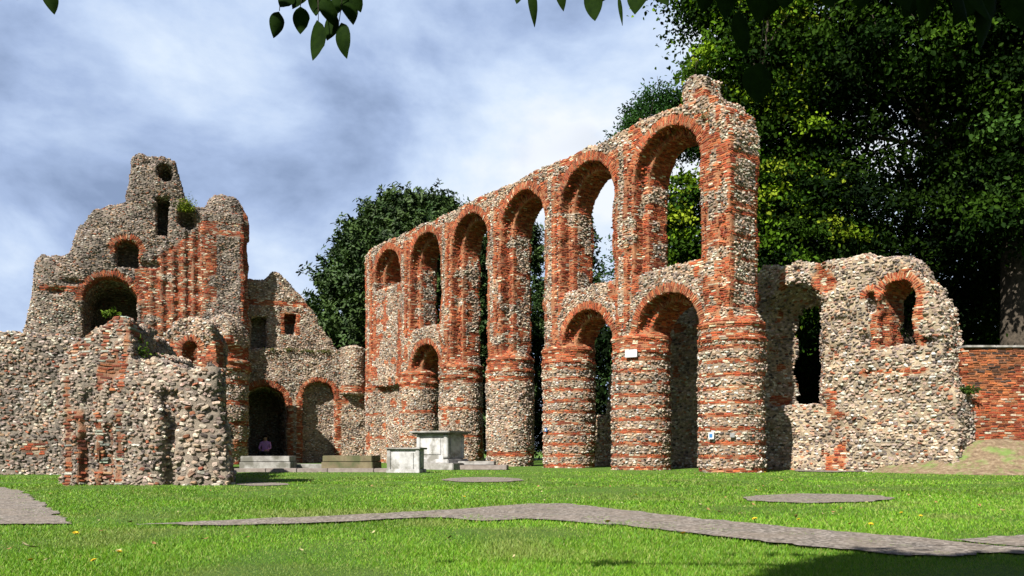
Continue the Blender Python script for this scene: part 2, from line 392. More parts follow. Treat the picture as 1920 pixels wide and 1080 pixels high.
def ringco(ctx, m, cp, cn, c, spring, seg):
    """bricks set radially round an arch: v runs along the curve, u along the radius or the soffit depth"""
    dx = cp[:, 0]-c; dz = cp[:, 2]-spring; a = np.arctan2(dz, dx); rr = np.hypot(dx, dz)+1e-6
    er = np.stack([dx/rr, np.zeros(len(dx)), dz/rr], 1); sof = np.abs((cn*er).sum(1)) > 0.6
    ctx['kind'][m] = 1; ctx['alt'][m] = 1; ctx['v'][m] = (a*seg)[m]; ctx['u'][m] = np.where(sof, cp[:, 1], rr)[m]
    ctx['eu'][m] = np.where(sof[:, None], np.array([0, 1., 0]), er)[m]; ctx['sub'][m] = 12000+2*(int((c+40)*37+spring*11) % 1500)+sof[m]

# ================================================================== NORTH ARCADE
FA = Fr(A0, AX, NV)
SK = [k*SP for k in range(7)]; BC = [(k+.5)*SP for k in range(6)]
T, TB0, TO = 0.75, 0.50, 0.36
USP, URO, URI = 8.45, 1.27, 1.03
LSP, LRO, LRI = 3.85, 1.20, 0.96
top_px = [(1424, 330), (1422, 240), (1405, 205), (1385, 190), (1350, 182), (1310, 186), (1290, 192), (1250, 208), (1200, 226), (1160, 248), (1140, 262), (1080, 288), (1030, 308), (1000, 322), (960, 342), (900, 368), (840, 400), (780, 428), (735, 447), (700, 464), (691, 470)]
tp = [FA.inv(x, y, T) for x, y in top_px]
tp = [(s_, z_) for s_, z_ in tp if 0.3 < s_ < 20.9]
wall_poly = [(-0.52, 3.55), (-0.55, 9.0), (-0.42, 9.22), (-0.38, 9.6), (-0.12, 9.72), (-.05, 9.95)]+sorted(tp)+[(20.98, 9.85), (21.0, 3.55)]; wall_poly = jag(wall_poly, .045, .35, 3)
def f_arc(X, Y, Z):
    s2, z2 = X[:, 0, :][..., 0][:, None], Z[0, 0, :][None, :]
    wp = poly_sdf(wall_poly, s2+0*z2, z2+0*s2)[:, None, :]
    f = mx(wp, mx(Y-T, -Y-TB0))
    low = 1e9
    for k, s in enumerate(SK):
        q = np.hypot(X-s, Y)
        rad = .875+0.045*np.exp(-((Z-3.52)/.05)**4)+0.045*np.exp(-((Z-3.92)/.05)**4)-np.clip((Z-3.98)*.75, 0, 9)-.03*np.clip(Z-.6, 0, 1)*0
        low = mn(low, mx(q-rad, Z-4.5))
        pil = box3(X, Y, Z, (s-.24, -.3, 3.9), (s+.24, .84, 9.7 if k else 8.2))
        low = mn(low, mx(pil, wp))
    cuts = 1e9
    for k, c in enumerate(BC):
        ub = {2: 0, 3: 0, 5: 8.0}.get(k, 5.75)
        if k in (2, 3): ub = -1
        f = mx(f, -mx(arch(X, Z, c, USP, URO, ub), TO-Y)); f = mx(f, -arch(X, Z, c, USP, URI, ub))
        if k in (0, 1, 4):
            f = mx(f, -mx(arch(X, Z, c, LSP, LRO, -1), TO-Y)); f = mx(f, -arch(X, Z, c, LSP, LRI, -1))
    f = mn(f, low)
    f = mn(f, box3(X, Y, Z, (SK[5], -.5, -1), (SK[6]+.3, .45, 4)))               # blocked far bay
    # broken springers, stump on top of the near pier
    for (cx, cy, cz, r) in ((SK[4]+.1, .62, 5.35, .42), (SK[5]+.1, .6, 5.1, .3), (SK[3]-.15, .6, 4.7, .3), (SK[1], .62, 5.5, .25), (SK[0]+.1, .55, 4.9, .4)):
        f = mn(f, np.sqrt((X-cx)**2+(Y-cy)**2*1.6+((Z-cz)*.6)**2)-r)
    f = mn(f, mx(mx(np.abs(X-.92-.05*np.sin(Z*9))-.40+.3*np.clip(Z-10.55, 0, 1)*(X > .92), np.abs(Y-.1)-.40), mx(9.9-Z, Z-10.98+.35*np.abs(X-1.0))))
    return f
def z_arc(cp, cn, ctx):
    s, t, z = cp.T; k = np.clip(np.round(s/SP), 0, 6).astype(int); ds = s-k*SP
    kind = ctx['kind']; nz = vn(s, t, z, 1.7, 61)
    cyl = (z < 4.0) & (np.hypot(ds, t) < 1.15)
    a = np.arctan2(t, ds); ctx['u'][cyl] = (a*.875)[cyl]; ctx['v'][cyl] = z[cyl]
    ctx['eu'][cyl] = np.stack([-np.sin(a), np.cos(a), 0*a], 1)[cyl]; ctx['sub'][cyl] = 60+k[cyl]
    zz = z+.035*nz
    band = ((zz % .36) < .125) & (k <= 2)
    band |= (k == 3) & ((np.abs(zz-3.2) < .1) | (np.abs(zz-.45) < .1)) | (k >= 4) & ((zz % 1.1) < .14)
    band |= (np.abs(z-3.52) < .08) | ((z > 3.78) & (z < 4.0)) | ((z > 3.6) & (nz > -.1) & (k != 0))
    pat = (vn(s, t, z, 2.3, 77) > .35) & (k >= 4)
    kind[cyl & (band | pat)] = 1
    ctx['prot'][cyl & ((np.abs(z-3.52) < .07) | (np.abs(z-3.92) < .07))] = 1.5
    up = ~cyl
    ads = np.abs(ds)
    edge = (np.abs(ads-.20) < .09) | ((ads > .33) & (ads < .66)) | ((np.abs(cn[:, 0]) > .6) & ((t > .62) | (t < -.4) | ((t > .2) & (t < .48))))
    nb = vn(s, t, z, 2.6, 62)
    eb_ = up & edge & (nb > -.5) & (z < 9.7); kind[eb_] = 1; ctx['alt'][eb_ & (nb > -.1)] = 1
    kind[up & (z < 4.6) & (nb > -.1) & (ads < .8)] = 1
    kind[up & (nb > .55)] = 1
    # the free end of the near pier: quoins and courses of brick, rubble panel between
    endf = (s < -.4) & (cn[:, 0] < -.5) & (z > 4.0)
    kind[endf] = 0
    kind[endf & (((t > .56) | (t < -.32)) | (np.abs(z-8.35) < .1) | (((z+.05*nb) % .62 < .1) & (z < 8)) | ((z < 4.4) & (nb > -.3)))] = 1
    kind[endf & (z > 8.5) & (t < .62)] = 0
    kind[(s < .3) & (cn[:, 1] > .5) & (z > 4) & (z < 9.0) & (nb > -.1) & (s > -.45)] = 1
    kind[(z > 9.75)] = np.where(nb[z > 9.75] > .5, 1, 0)
    # impost courses in the openings
    kind[up & (np.abs(cn[:, 0]) > .5) & (np.abs(z-7.05) < .07)] = 1
    for i, c in enumerate(BC):
        rr = np.hypot(s-c, z-USP); m = (z > USP-.02) & (((t > TO+.08) & (rr < URO+.29)) | ((t <= TO+.08) & (rr < URO+.02) & ((t > TO-.15) | (rr < URI+.12))))
        m &= np.abs(s-c) < SP*.5
        ringco(ctx, m, cp, cn, c, USP, URO)
        if i in (0, 1, 4):
            rr = np.hypot(s-c, z-LSP); m = (z > LSP-.02) & (z < 6) & (((t > TO+.08) & (rr < LRO+.27)) | ((t <= TO+.08) & (rr < LRO+.02) & ((t > TO-.15) | (rr < LRI+.12)))) & ~cyl
            ringco(ctx, m, cp, cn, c, LSP, LRO)
            gm = (z > 4.2) & (rr > LRO+.25) & (rr < LRO+.6) & (t > .4) & (ads > .3); kind[gm] = 0
def part_arc(P):
    s, t, z = P.T; k = np.clip(np.round(s/SP), 0, 6).astype(int); r = np.where((z < 4.02) & (np.hypot(s-k*SP, t) < 1.15), 10+k, 0)
    for i, c in enumerate(BC):
        r = np.where((z > USP) & (np.hypot(s-c, z-USP) < URO+.24) & (np.abs(t) < 1), 30+i, r)
        if i in (0, 1, 4): r = np.where((z > LSP) & (z < 5.9) & (np.hypot(s-c, z-LSP) < LRO+.26) & (r < 10), 40+i, r)
    r = np.where((z > 10.4) & (np.abs(s-.92) < .7), 50, r)
    return r
arc = thing('ruined_arcade', 'long row of tall round brick and flint piers carrying two storeys of open round arches', 'arcade')
nm = {0: 'wall', 50: 'broken_stump'}
nm.update({10+k: 'pier' for k in range(7)}); nm.update({30+i: 'arch_ring' for i in range(6)}); nm.update({40+i: 'arch_ring' for i in range(6)})
masonry(FA, f_arc, (-1.2, -1.15, -.3), (21.9, 1.25, 11.5), .06, z_arc, part_arc, nm, arc, 1, rough=.026)

# ================================================================== AISLE WALL (behind and right of the arcade)
FB = Fr(A0-3.6*NV, AX, NV)
def on(fr, pts, t=0.0): return [fr.inv(x, y, t) for x, y in pts]
TB = .55
pr_ = on(FB, [(1834, 905), (1832, 740), (1812, 700), (1803, 640), (1796, 585), (1772, 542), (1745, 515)], -TB)+on(FB, [(1700, 494), (1682, 478), (1660, 482), (1610, 478), (1565, 488), (1535, 500), (1480, 498), (1432, 497)], TB)
prb = pr_+[(2.0, 5.3), (3.5, 5.5), (5.5, 5.2), (7.4, 4.6), (8.0, 3.6), (8.3, 1.9), (10.5, 1.75), (11.5, .8), (11.6, -1), (0, -1)]
w1c = FB.inv(1487, 600, TB)[0]; w1s = FB.inv(1487, 590, TB)[1]; w1b = FB.inv(1500, 762, TB)[1]; w1r = 1.02
w2c = FB.inv(1681, 560, TB)[0]; w2s = FB.inv(1681, 560, TB)[1]; w2b = FB.inv(1681, 652, TB)[1]
prb = jag(prb, .10, .32, 7)
print('win', w1c, w1s, w1b, w2c, w2s, w2b, pr_[0])
def f_ais(X, Y, Z):
    s2, z2 = X[:, 0, :][..., 0][:, None], Z[0, 0, :][None, :]
    wp = poly_sdf(prb, s2+0*z2, z2+0*s2)[:, None, :]
    f = mx(wp, np.abs(Y)-TB-.12*np.clip(1.2-Z, 0, 1))
    d = np.clip((TB-Y)/(2*TB), 0, 1)
    f = mx(f, -arch(X, Z, w1c+.20*d, w1s-.12*d, w1r-.58*d, w1b))
    f = mx(f, -arch(X, Z, w2c, w2s, .50-.10*d, w2b))
    c3, s3, _ = w2c+.78, w2s-.0, 0
    f = mx(f, -mx(arch(X, Z, w2c+.72, w2s+.15, .16, w2s-.25), .2-Y))            # broken niche
    for (px, py, r) in ((1620, 640, .16), (1738, 638, .17), (1625, 700, .12)):
        a_, b_ = FB.inv(px, py, TB); f = mx(f, -(np.sqrt((X-a_)**2+((Z-b_)*1.2)**2+(Y-TB)**2)-r))
    return f
def z_ais(cp, cn, ctx):
    s, t, z = cp.T; nb = vn(s, t, z, 1.9, 161); kind = ctx['kind']
    ctx['big'][:] = 1.18
    kind[nb > .72] = 1
    kind[(np.hypot(s-w2c, 0) < .52) & (z < w2s) & (z > w2b) & (np.abs(cn[:, 0]) > .4)] = 1
    kind[(np.abs(np.abs(s-w2c)-.6) < .13) & (z < w2s) & (z > w2b) & (nb > -.5)] = 1
    m = (z > w2s) & (np.hypot(s-w2c, z-w2s) < .5+.22); ringco(ctx, m, cp, cn, w2c, w2s, .5)
    m = (z > w2s+.15) & (np.hypot(s-w2c-.72, z-w2s-.15) < .34) & (s > w2c+.6); ringco(ctx, m, cp, cn, w2c+.72, w2s+.15, .2)
    kind[(s < w1c-.8) & (s > w1c-1.5) & (nb > .5) & (z > 2)] = 1
    a, b = FB.inv(1568, 850, TB); kind[(np.abs(s-a) < .32) & (z < b+.55) & (nb > -.4)] = 1
    a, b = FB.inv(1645, 697, TB); kind[(np.abs(s-a) < .5) & (np.abs(z-b) < .05)] = 1
    g = vn(s, 0, z, .8, 163) > .1; kind[(kind == 0) & g & (z > 3.2)] = 2
def part_ais(P):
    s, t, z = P.T
    return np.where((z > w2s) & (np.hypot(s-w2c, z-w2s) < .72), 1, 0)
ais = thing('ruined_wall', 'pale flint rubble wall with two round-headed window openings right of the arcade', 'wall')
masonry(FB, f_ais, (-8.0, -.85, -.3), (11.9, .95, 6.9), .065, z_ais, part_ais, {0: 'wall', 1: 'window_arch'}, ais, 2, rough=.06, mortar=(.46, .37, .26))

# ================================================================== WEST WALL
GP = A0+AX*(SK[6]+.75)
FW = Fr(GP, (-.932, -.362), (.362, -.932))
# frame: s from the far pier towards the left, t towards the viewer
TOWT = .45
tow_px = [(466, 920), (466, 640), (465, 402), (456, 384), (440, 366), (402, 362), (390, 370), (384, 384), (362, 386), (346, 366), (334, 325), (327, 299), (300, 290), (262, 281), (246, 288), (243, 330), (236, 376), (200, 386), (168, 402), (140, 432), (127, 470), (118, 478), (76, 474), (62, 488), (60, 530), (46, 600), (40, 640), (34, 920)]
def rot(pts): return pts
tp_ = jag(on(FW, tow_px, TOWT), .13, .34, 5)
def aw(px, py, t=TOWT): return FW.inv(px, py, t)
bA = (aw(207, 560)[0], aw(207, 566)[1], (aw(155, 560)[0]-aw(260, 560)[0])/2)
cW = (aw(238, 470)[0], aw(238, 470)[1], (aw(216, 470)[0]-aw(261, 470)[0])/2)
slA, slB = aw(292, 443), aw(317, 370)
def f_tow(X, Y, Z):
    s2, z2 = X[:, 0, :][..., 0][:, None], Z[0, 0, :][None, :]
    wp = poly_sdf(tp_, s2+0*z2, z2+0*s2)[:, None, :]
    # the masonry thins and rounds towards its broken top
    f = mx(wp, mx(Y-TOWT+.25*np.exp(wp*2.2), -Y-1.9+.6*np.exp(wp*2)))
    f = mn(f, box3(X, Y, Z, (bA[0]-bA[2]-.5, -4.2, -1), (bA[0]+bA[2]+.5, -.5, bA[1]+bA[2]+.3)))  # unseen block added behind the archway so its deep recess stays dark
    right = (aw(378, 500)[0])
    f = mn(f, mx(wp+.02, mx(box3(X, Y, Z, (aw(456, 500)[0], 0, -1), (right, TOWT+.3, aw(400, 400)[1])), wp)))
    for px in (283, 303, 324, 345, 362):          # brick half-shafts
        a = aw(px, 600)[0]; f = mn(f, mx(np.hypot(X-a, (Y-TOWT+.04))-.13, mx(Z-aw(px, 468 if px < 340 else 420)[1], 5.6-Z)))
    f = mx(f, -mx(arch(X, Z, bA[0], bA[1], bA[2], 4), -3.8-Y))
    f = mx(f, -mx(arch(X, Z, cW[0], cW[1], cW[2], cW[1]-.72), -.9-Y))
    f = mx(f, -mx(box3(X, Y, Z, (slB[0], -1.1, slA[1]), (slA[0], 3, slB[1])), -1.1-Y))
    a, b = aw(310, 322); f = mx(f, -(np.sqrt(((X-a))**2+((Z-b)*.8)**2+((Y-TOWT)*.3)**2)-.36))
    a, b = aw(276, 303); f = mx(f, -(np.sqrt(((X-a)*.7)**2+((Z-b)*1.5)**2+((Y-TOWT)*.6)**2)-.15))
    a, b = aw(352, 412); f = mx(f, -(np.sqrt(((X-a)*.9)**2+((Z-b)*.8)**2+((Y-TOWT-.1)*.35)**2)-.4))
    for px, py in ((105, 545), (135, 528), (283, 497)):
        a, b = aw(px, py); f = mx(f, -(np.sqrt(((X-a)*.6)**2+((Z-b)*1.6)**2+((Y-TOWT))**2)-.26))
    return f
def z_tow(cp, cn, ctx):
    s, t, z = cp.T; nb = vn(s, t, z, 1.6, 261); kind = ctx['kind']; kind[:] = 2
    x0, x1 = aw(372, 600)[0], aw(264, 600)[0]; ztop = np.interp(s, [x0, x1], [aw(372, 430)[1], aw(264, 500)[1]])
    z1 = (s > x0) & (s < x1) & (z < ztop); kind[z1 & (nb > -.45) ] = 1; kind[z1 & (nb <= -.45)] = 0
    rp = s <= x0; zt = aw(420, 420)[1]
    ed = (s > x0-.75) | (s < aw(450, 500)[0]) | (np.abs(z-aw(420, 440)[1]) < .13) | (np.abs(z-zt) < .1)
    kind[rp & (z < zt) & ed & (nb > -.5)] = 1; kind[rp & (z < zt) & (z > zt-.6) & (nb > .1)] = 1
    kind[rp & (s < aw(455, 500)[0]) & (z > 6.3)] = 1
    for (c, sp, r) in (bA, cW):
        m = (z > sp) & (np.hypot(s-c, z-sp) < r+.28) & (t > -.2); ringco(ctx, m, cp, cn, c, sp, r)
        kind[(z < sp) & (z > sp-1.6) & (np.abs(np.abs(s-c)-r) < .16) & (nb > 0) & (r < 1)] = 1
    kind[(np.abs(z-aw(105, 540)[1]) < .12) & (s > aw(150, 540)[0]) & (nb > -.2)] = 1
    kind[(z < aw(100, 560)[1]) & (s > aw(150, 540)[0]) & (kind == 2)] = 0
    kind[(kind == 2) & (z < 7) & (nb > .5)] = 0
def part_tow(P):
    s, t, z = P.T; r = np.zeros(len(s), int); x0 = aw(378, 600)[0]
    r[(s < x0)] = 3
    r[(z > bA[1]) & (np.hypot(s-bA[0], z-bA[1]) < bA[2]+.27)] = 1
    r[(z > cW[1]) & (np.hypot(s-cW[0], z-cW[1]) < cW[2]+.25)] = 2
    return r
smin = aw(468, 500)[0]; smax = aw(30, 800)[0]
tow = thing('ruined_gable', 'tall jagged west gable with a slit opening, a round-topped window and a large dark archway', 'ruined wall')
masonry(FW, f_tow, (smin-.3, -4.4, -.3), (smax+.3, 1.35, aw(262, 270)[1]+.3), .075, z_tow, part_tow, {0: 'wall', 1: 'archway', 2: 'window_arch', 3: 'buttress'}, tow, 3, rough=.05, mortar=(.28, .24, .20))

# ---- respond: round column with broken springing against the gable
cs, cz0 = aw(425, 700, 3.0)[0], 0
TC = 3.0
def f_col(X, Y, Z):
    q = np.hypot(X-cs, Y-TC)
    z1, z2 = aw(430, 694, TC)[1], aw(430, 681, TC)[1]
    f = mx(q-(.86+.08*np.exp(-((Z-z1)/.07)**4)+.08*np.exp(-((Z-z2)/.07)**4)), Z-z2-.1)
    lump = np.sqrt(((X-cs-.1)/.98)**2+((Y-TC+.3)/1.1)**2+((Z-z2-.8)/1.35)**2)-1
    f = mn(f, box3(X, Y, Z, (cs-.45, .2, -1), (cs+.7, TC, z2+1.2)))
    return mn(f, mx(lump*.8, z2-.3-Z))
def z_col(cp, cn, ctx):
    s, t, z = cp.T; nb = vn(s, t, z, 1.7, 361); kind = ctx['kind']; z2 = aw(430, 681, TC)[1]
    cyl = z < z2+.1; a = np.arctan2(t-TC, s-cs); ctx['u'][cyl] = (a*.87)[cyl]; ctx['v'][cyl] = z[cyl]; ctx['sub'][cyl] = 60
    ctx['eu'][cyl] = np.stack([-np.sin(a), np.cos(a), 0*a], 1)[cyl]
    kind[cyl & (((z+.1) % .85) < .2)] = 1; kind[cyl & (z > z2-.42)] = 1
    kind[~cyl & (nb > .05) & (z < 5.3)] = 1; kind[cyl & (nb > .55)] = 1; ctx['big'][~cyl] = 1.15
resp = thing('round_pier', 'round banded brick and flint column with a broken springer, standing against the jagged gable', 'column')
masonry(FW, f_col, (cs-1.3, .25, -.3), (cs+1.4, TC+1.3, 6.9), .065, z_col, lambda P: np.where(P[:, 2] < aw(430, 681, TC)[1]+.1, 0, 1), {0: 'shaft', 1: 'springer'}, resp, 4, rough=.06)

# ---- far end wall with the doorway
TM = 0.0
mid_px = [(700, 920), (700, 668), (690, 656), (672, 646), (652, 648), (636, 656), (612, 622), (590, 586), (566, 552), (545, 528), (524, 510), (512, 508), (498, 520), (440, 522), (440, 920)]
mp_ = jag(on(FW, mid_px, TM), .08, .32, 6)
def am(px, py): return FW.inv(px, py, TM)
dD = (am(497, 760)[0], am(497, 760)[1], (am(455, 760)[0]-am(540, 760)[0])/2)
bD = (am(598, 745)[0], am(598, 745)[1], (am(567, 760)[0]-am(629, 760)[0])/2)
wiA, wiB = am(535, 626), am(556, 588); wjA, wjB = am(470, 652), am(502, 592)
def f_mid(X, Y, Z):
    s2, z2 = X[:, 0, :][..., 0][:, None], Z[0, 0, :][None, :]
    wp = poly_sdf(mp_, s2+0*z2, z2+0*s2)[:, None, :]
    thick = np.where(Z > am(560, 655)[1], -.35, 0)
    f = mx(wp, mx(Y-TM-thick, -Y-1.6))
    f = mn(f, box3(X, Y, Z, (dD[0]-dD[2]-.4, -4.6, -1), (dD[0]+dD[2]+.4, -.5, dD[1]+dD[2]+.3)))  # hidden mass added at the back, deepening the doorway to darken it
    f = mx(f, -mx(arch(X, Z, dD[0], dD[1]-.1, dD[2]), -4.2-Y))
    f = mx(f, -mx(arch(X, Z, bD[0], bD[1], bD[2]), -.55-Y))
    for a, b in ((wiA, wiB), (wjA, wjB)): f = mx(f, -box3(X, Y, Z, (b[0], -1.35, a[1]), (a[0], 3, b[1])))
    a = am(662, 700)[0]; f = mn(f, mx(np.hypot(X-a, Y+.1)-.62, mx(am(660, 740)[1]-Z, Z-am(660, 652)[1])))
    return f
def z_mid(cp, cn, ctx):
    s, t, z = cp.T; nb = vn(s, t, z, 1.7, 461); kind = ctx['kind']; kind[:] = np.where(z > am(560, 655)[1], 0, 0)
    kind[(np.abs(z-am(530, 567)[1]+.0) < .14) & (nb > -.4)] = 1
    for (c, sp, r) in (dD, bD):
        m = (z > sp-.1) & (np.hypot(s-c, z-sp+.05) < r+.24) & (t > -.5); ringco(ctx, m, cp, cn, c, sp-.05, r)
        kind[(z <= sp) & (np.abs(np.abs(s-c)-r-.12) < .14) & (t > -.4)] = 1
    kind[(s < wiA[0]+.18) & (s > wiB[0]-.2) & (z > wiA[1]) & (z < wiB[1]+.15) & (nb > -.2)] = 1
    lz = am(660, 735)[1]; kind[(s < am(635, 700)[0]) & (z > lz-.05) & (z < lz+.3)] = 1
    kind[(s < am(640, 700)[0]) & (nb > .5)] = 1
mid = thing('end_wall', 'lower flint wall with a dark round-arched doorway and a blind arch, between gable and arcade', 'ruined wall')
def part_mid(P):
    s, t, z = P.T; r = np.zeros(len(s), int)
    for i, (c, sp, rr) in enumerate((dD, bD)): r[(z > sp-.1) & (np.hypot(s-c, z-sp+.05) < rr+.24)] = 1+i
    return r
s0_, s1_ = am(700, 600)[0], am(440, 600)[0]
masonry(FW, f_mid, (s0_-.2, -4.8, -.3), (s1_+.3, .75, am(512, 500)[1]+.4), .075, z_mid, part_mid, {0: 'wall', 1: 'door_arch', 2: 'blind_arch'}, mid, 5, rough=.045, mortar=(.40, .31, .22))

# ================================================================== LEFT FOREGROUND RUINS (frames facing the viewer)
FL = Fr((0, 13.6), (-1, 0), (0, -1))           # front face of the stub at 13.2 m
def al(px, py, t=.4): return FL.inv(px, py, t)
fp = [al(x, y) for x, y in [(434, 950), (428, 880), (415, 800), (412, 720), (404, 690), (385, 680), (368, 690), (350, 686), (330, 694), (305, 676), (286, 664), (262, 676), (240, 668), (232, 640), (222, 600), (208, 587), (190, 592), (176, 612), (160, 618), (140, 634), (112, 640), (106, 720), (108, 800), (114, 950)]]
fp = jag(fp, .07, .2, 8)
def hl(px, py, t): return FL.inv(px, py, t)
def f_stub(X, Y, Z):
    s2, z2 = X[:, 0, :][..., 0][:, None], Z[0, 0, :][None, :]
    wp = poly_sdf(fp, s2+0*z2, z2+0*s2)[:, None, :]
    f = mx(wp, mx(Y-.4-.10*np.clip(.9-Z, 0, 1)+.35*np.clip(Z-1.7, 0, 2), -Y-.9))
    # shallow vertical channels and a projecting rib, as in the weathered face
    for px, w, dd in ((318, .11, .10), (165, .10, .05), (200, .08, .03)):
        a = al(px, 800)[0]; f = mx(f, -mx(mx(np.abs(X-a)-w, .4-dd-Y), Z-al(px, 735)[1]))
    a = al(296, 800)[0]; f = mn(f, mx(np.hypot(X-a, Y-.32)-.15, Z-1.3))
    # the mass climbs towards the back
    g = 1e9
    for (p0, p1, ptop, t0, t1) in ((165, 228, 600, -3.0, -.7), (118, 200, 632, -5.5, -.5), (225, 300, 655, -2.6, -.8)):
        tt = t1; a0 = hl(p1, 700, tt)[0]; a1 = hl(p0, 700, tt)[0]; zt = hl(200, ptop, tt)[1]
        q = box3(X, Y, Z, (a0, t0, -1), (a1, t1, zt)); c = (a0+a1)/2
        q = q+.5*np.clip(Z-zt+.5, 0, 1)*np.abs(X-c)/(a1-a0)*1.2
        g = mn(g, q)
    f = mn(f, g)
    return mx(f, (.357*(13.6-Y)-.02-.06*np.clip(.8-Z, 0, 1)+.05*np.clip(Z-1, 0, 2)-X)*.94)
def z_stub(cp, cn, ctx):
    s, t, z = cp.T; nb = vn(s, t, z, 2.1, 561); kind = ctx['kind']; kind[:] = np.where(nb > .1, 2, 0)
    xr = al(262, 800)[0]; big = s < xr; ctx['big'][big] = .95; ctx['big'][~big] = .72
    ctx['big'][(s < al(330, 800)[0]) & (z < 1.5)] = 1.2
    for px, w in ((128, .045), (150, .06), (186, .055), (225, .045), (208, .03)):
        a = al(px, 800)[0]; kind[(np.abs(s-a+.03*nb) < w) & (t > -.3) & (nb > -.45)] = 1
    kind[(z > 1.7) & (s > xr) & (nb > .55)] = 1
stub = thing('ruined_stub', 'low weathered rubble stub with brick strips and a big-stone end, nearest ruin at left', 'ruined wall')
masonry(FL, f_stub, (fp[0][0]-.4, -5.7, -.3), (hl(100, 700, -5.5)[0]+.6, .8, 3.7), .055, z_stub, lambda P: np.zeros(len(P), int), {0: 'masonry_core'}, stub, 6, rough=.065, pal=PDK, mortar=(.31, .26, .21), dens=3)

FLW = Fr((0, 19.4), (-1, 0), (0, -1))
lw = on(FLW, [(170, 950), (170, 640), (120, 630), (60, 626), (0, 624), (-120, 622), (-200, 626), (-200, 950)], .4)
def f_lw(X, Y, Z):
    s2, z2 = X[:, 0, :][..., 0][:, None], Z[0, 0, :][None, :]
    return mx(poly_sdf(lw, s2+0*z2, z2+0*s2)[:, None, :], mx(Y-.4, -Y-.5))
def z_lw(cp, cn, ctx):
    s, t, z = cp.T; nb = vn(s, t, z, 1.6, 661); ctx['kind'][:] = np.where(nb > -.1, 2, 0); ctx['kind'][(nb > .6) & (z < 2.3)] = 1; ctx['big'][:] = .95
lwt = thing('side_wall', 'straight grey flint rubble wall running out of the left edge of the picture', 'wall')
masonry(FLW, f_lw, (lw[0][0]-.3, -.8, -.3), (lw[-1][0]+.3, .7, 3.8), .07, z_lw, lambda P: np.zeros(len(P), int), {0: 'masonry_core'}, lwt, 7, rough=.05, mortar=(.28, .24, .20))

FS = Fr((0, 25), (-1, 0), (0, -1))
sp_ = on(FS, [(408, 950), (404, 700), (404, 640), (385, 600), (350, 592), (320, 606), (300, 640), (262, 640), (235, 650), (200, 660), (200, 950)], .3)
sa = FS.inv(357, 655, .3)
def f_sm(X, Y, Z):
    s2, z2 = X[:, 0, :][..., 0][:, None], Z[0, 0, :][None, :]
    f = mx(poly_sdf(sp_, s2+0*z2, z2+0*s2)[:, None, :], mx(Y-.3, -Y-.6))
    return mx(f, -arch(X, Z, sa[0], sa[1], .24, 1.5))
def z_sm(cp, cn, ctx):
    s, t, z = cp.T; nb = vn(s, t, z, 1.6, 761); ctx['kind'][:] = np.where(nb > 0, 2, 0)
    m = (z > sa[1]) & (np.hypot(s-sa[0], z-sa[1]) < .45); ringco(ctx, m, cp, cn, sa[0], sa[1], .24)
    ctx['kind'][(z <= sa[1]) & (np.abs(np.abs(s-sa[0])-.32) < .12)] = 1; ctx['kind'][(nb > .25) & (s < sa[0]+1.1)] = 1
smt = thing('wall_fragment', 'short ruin fragment with a small broken brick arch, between the stub and the gable', 'ruined wall')
masonry(FS, f_sm, (sp_[0][0]-.3, -.9, -.3), (sp_[-1][0]+.3, .6, 5.1), .065, z_sm, lambda P: np.where(np.hypot(P[:, 0]-sa[0], P[:, 2]-sa[1]) < .46, 1, 0), {0: 'wall', 1: 'arch_ring'}, smt, 8, rough=.06)

# ================================================================== BOUNDARY BRICK WALL (right)
FR = Fr((0, 20.6), (-1, 0), (0, -1))
rp = on(FR, [(1772, 950), (1772, 752), (1800, 745), (1806, 652), (2150, 652), (2150, 950)], .2)
def f_bw(X, Y, Z):
    s2, z2 = X[:, 0, :][..., 0][:, None], Z[0, 0, :][None, :]
    return mx(poly_sdf(rp, s2+0*z2, z2+0*s2)[:, None, :], mx(Y-.2-.05*(Z < 1.95)*(X > -12.3)*0, -Y-.2))
def z_bw(cp, cn, ctx):
    s, t, z = cp.T; ctx['kind'][:] = 1; nb = vn(s, t, z, .9, 861)
    ctx['prot'][(z > 2.0)] = 1.3; ctx['kind'][(vn(s, t, z, 2.2, 862) > .6) & (z > 1.9)] = 0
    dark = (nb > -.2) & (z > 2.0); ctx['alt'][dark] = 2; ctx['kind'][dark] = 1
    lowr = (z < 1.95) & (s > -13.5); ctx['kind'][lowr & (ctx['kind'] != 1)] = 1
PB = dict(PALES); PB[3] = (np.array([(.15, .08, .05), (.25, .11, .06), (.42, .15, .06), (.08, .06, .05)]), np.array([.3, .3, .25, .15]))
def z_bw2(cp, cn, ctx):
    z_bw(cp, cn, ctx)
    m = ctx['kind'] == 3; ctx['big'][m] = .62
bw = thing('brick_wall', 'old red brick boundary wall with flat stone coping at the right edge', 'wall')
masonry(FR, f_bw, (rp[-1][0]-.2, -.45, .3), (rp[0][0]+.3, .5, 3.6), .06, z_bw2, lambda P: np.zeros(len(P), int), {0: 'brickwork'}, bw, 9, rough=.03, pal=PB, mortar=(.42, .27, .17))
M_STONE = noisy_mat('weathered grey limestone', (.30, .28, .26), (.56, .54, .52), 5, .85, .35, .01, (.22, .21, .18), 2.2)
M_STONE2 = noisy_mat('pale tomb limestone', (.50, .49, .49), (.78, .77, .77), 5, .85, .5, .01, (.30, .29, .26), 2.6)
M_OLIVE = noisy_mat('mossy brown sandstone', (.17, .14, .08), (.30, .25, .15), 6, .9, .4, .01, (.12, .13, .06), 3)
M_KERB = noisy_mat('worn step stone', (.27, .22, .2), (.42, .36, .33), 7, .9, .4, .01)
mb = MB()
xw = lambda px, d: (px-960)/FPX*d
z_c = FR.inv(1850, 652, .2)[1]
xa = xw(1806, 20.4)
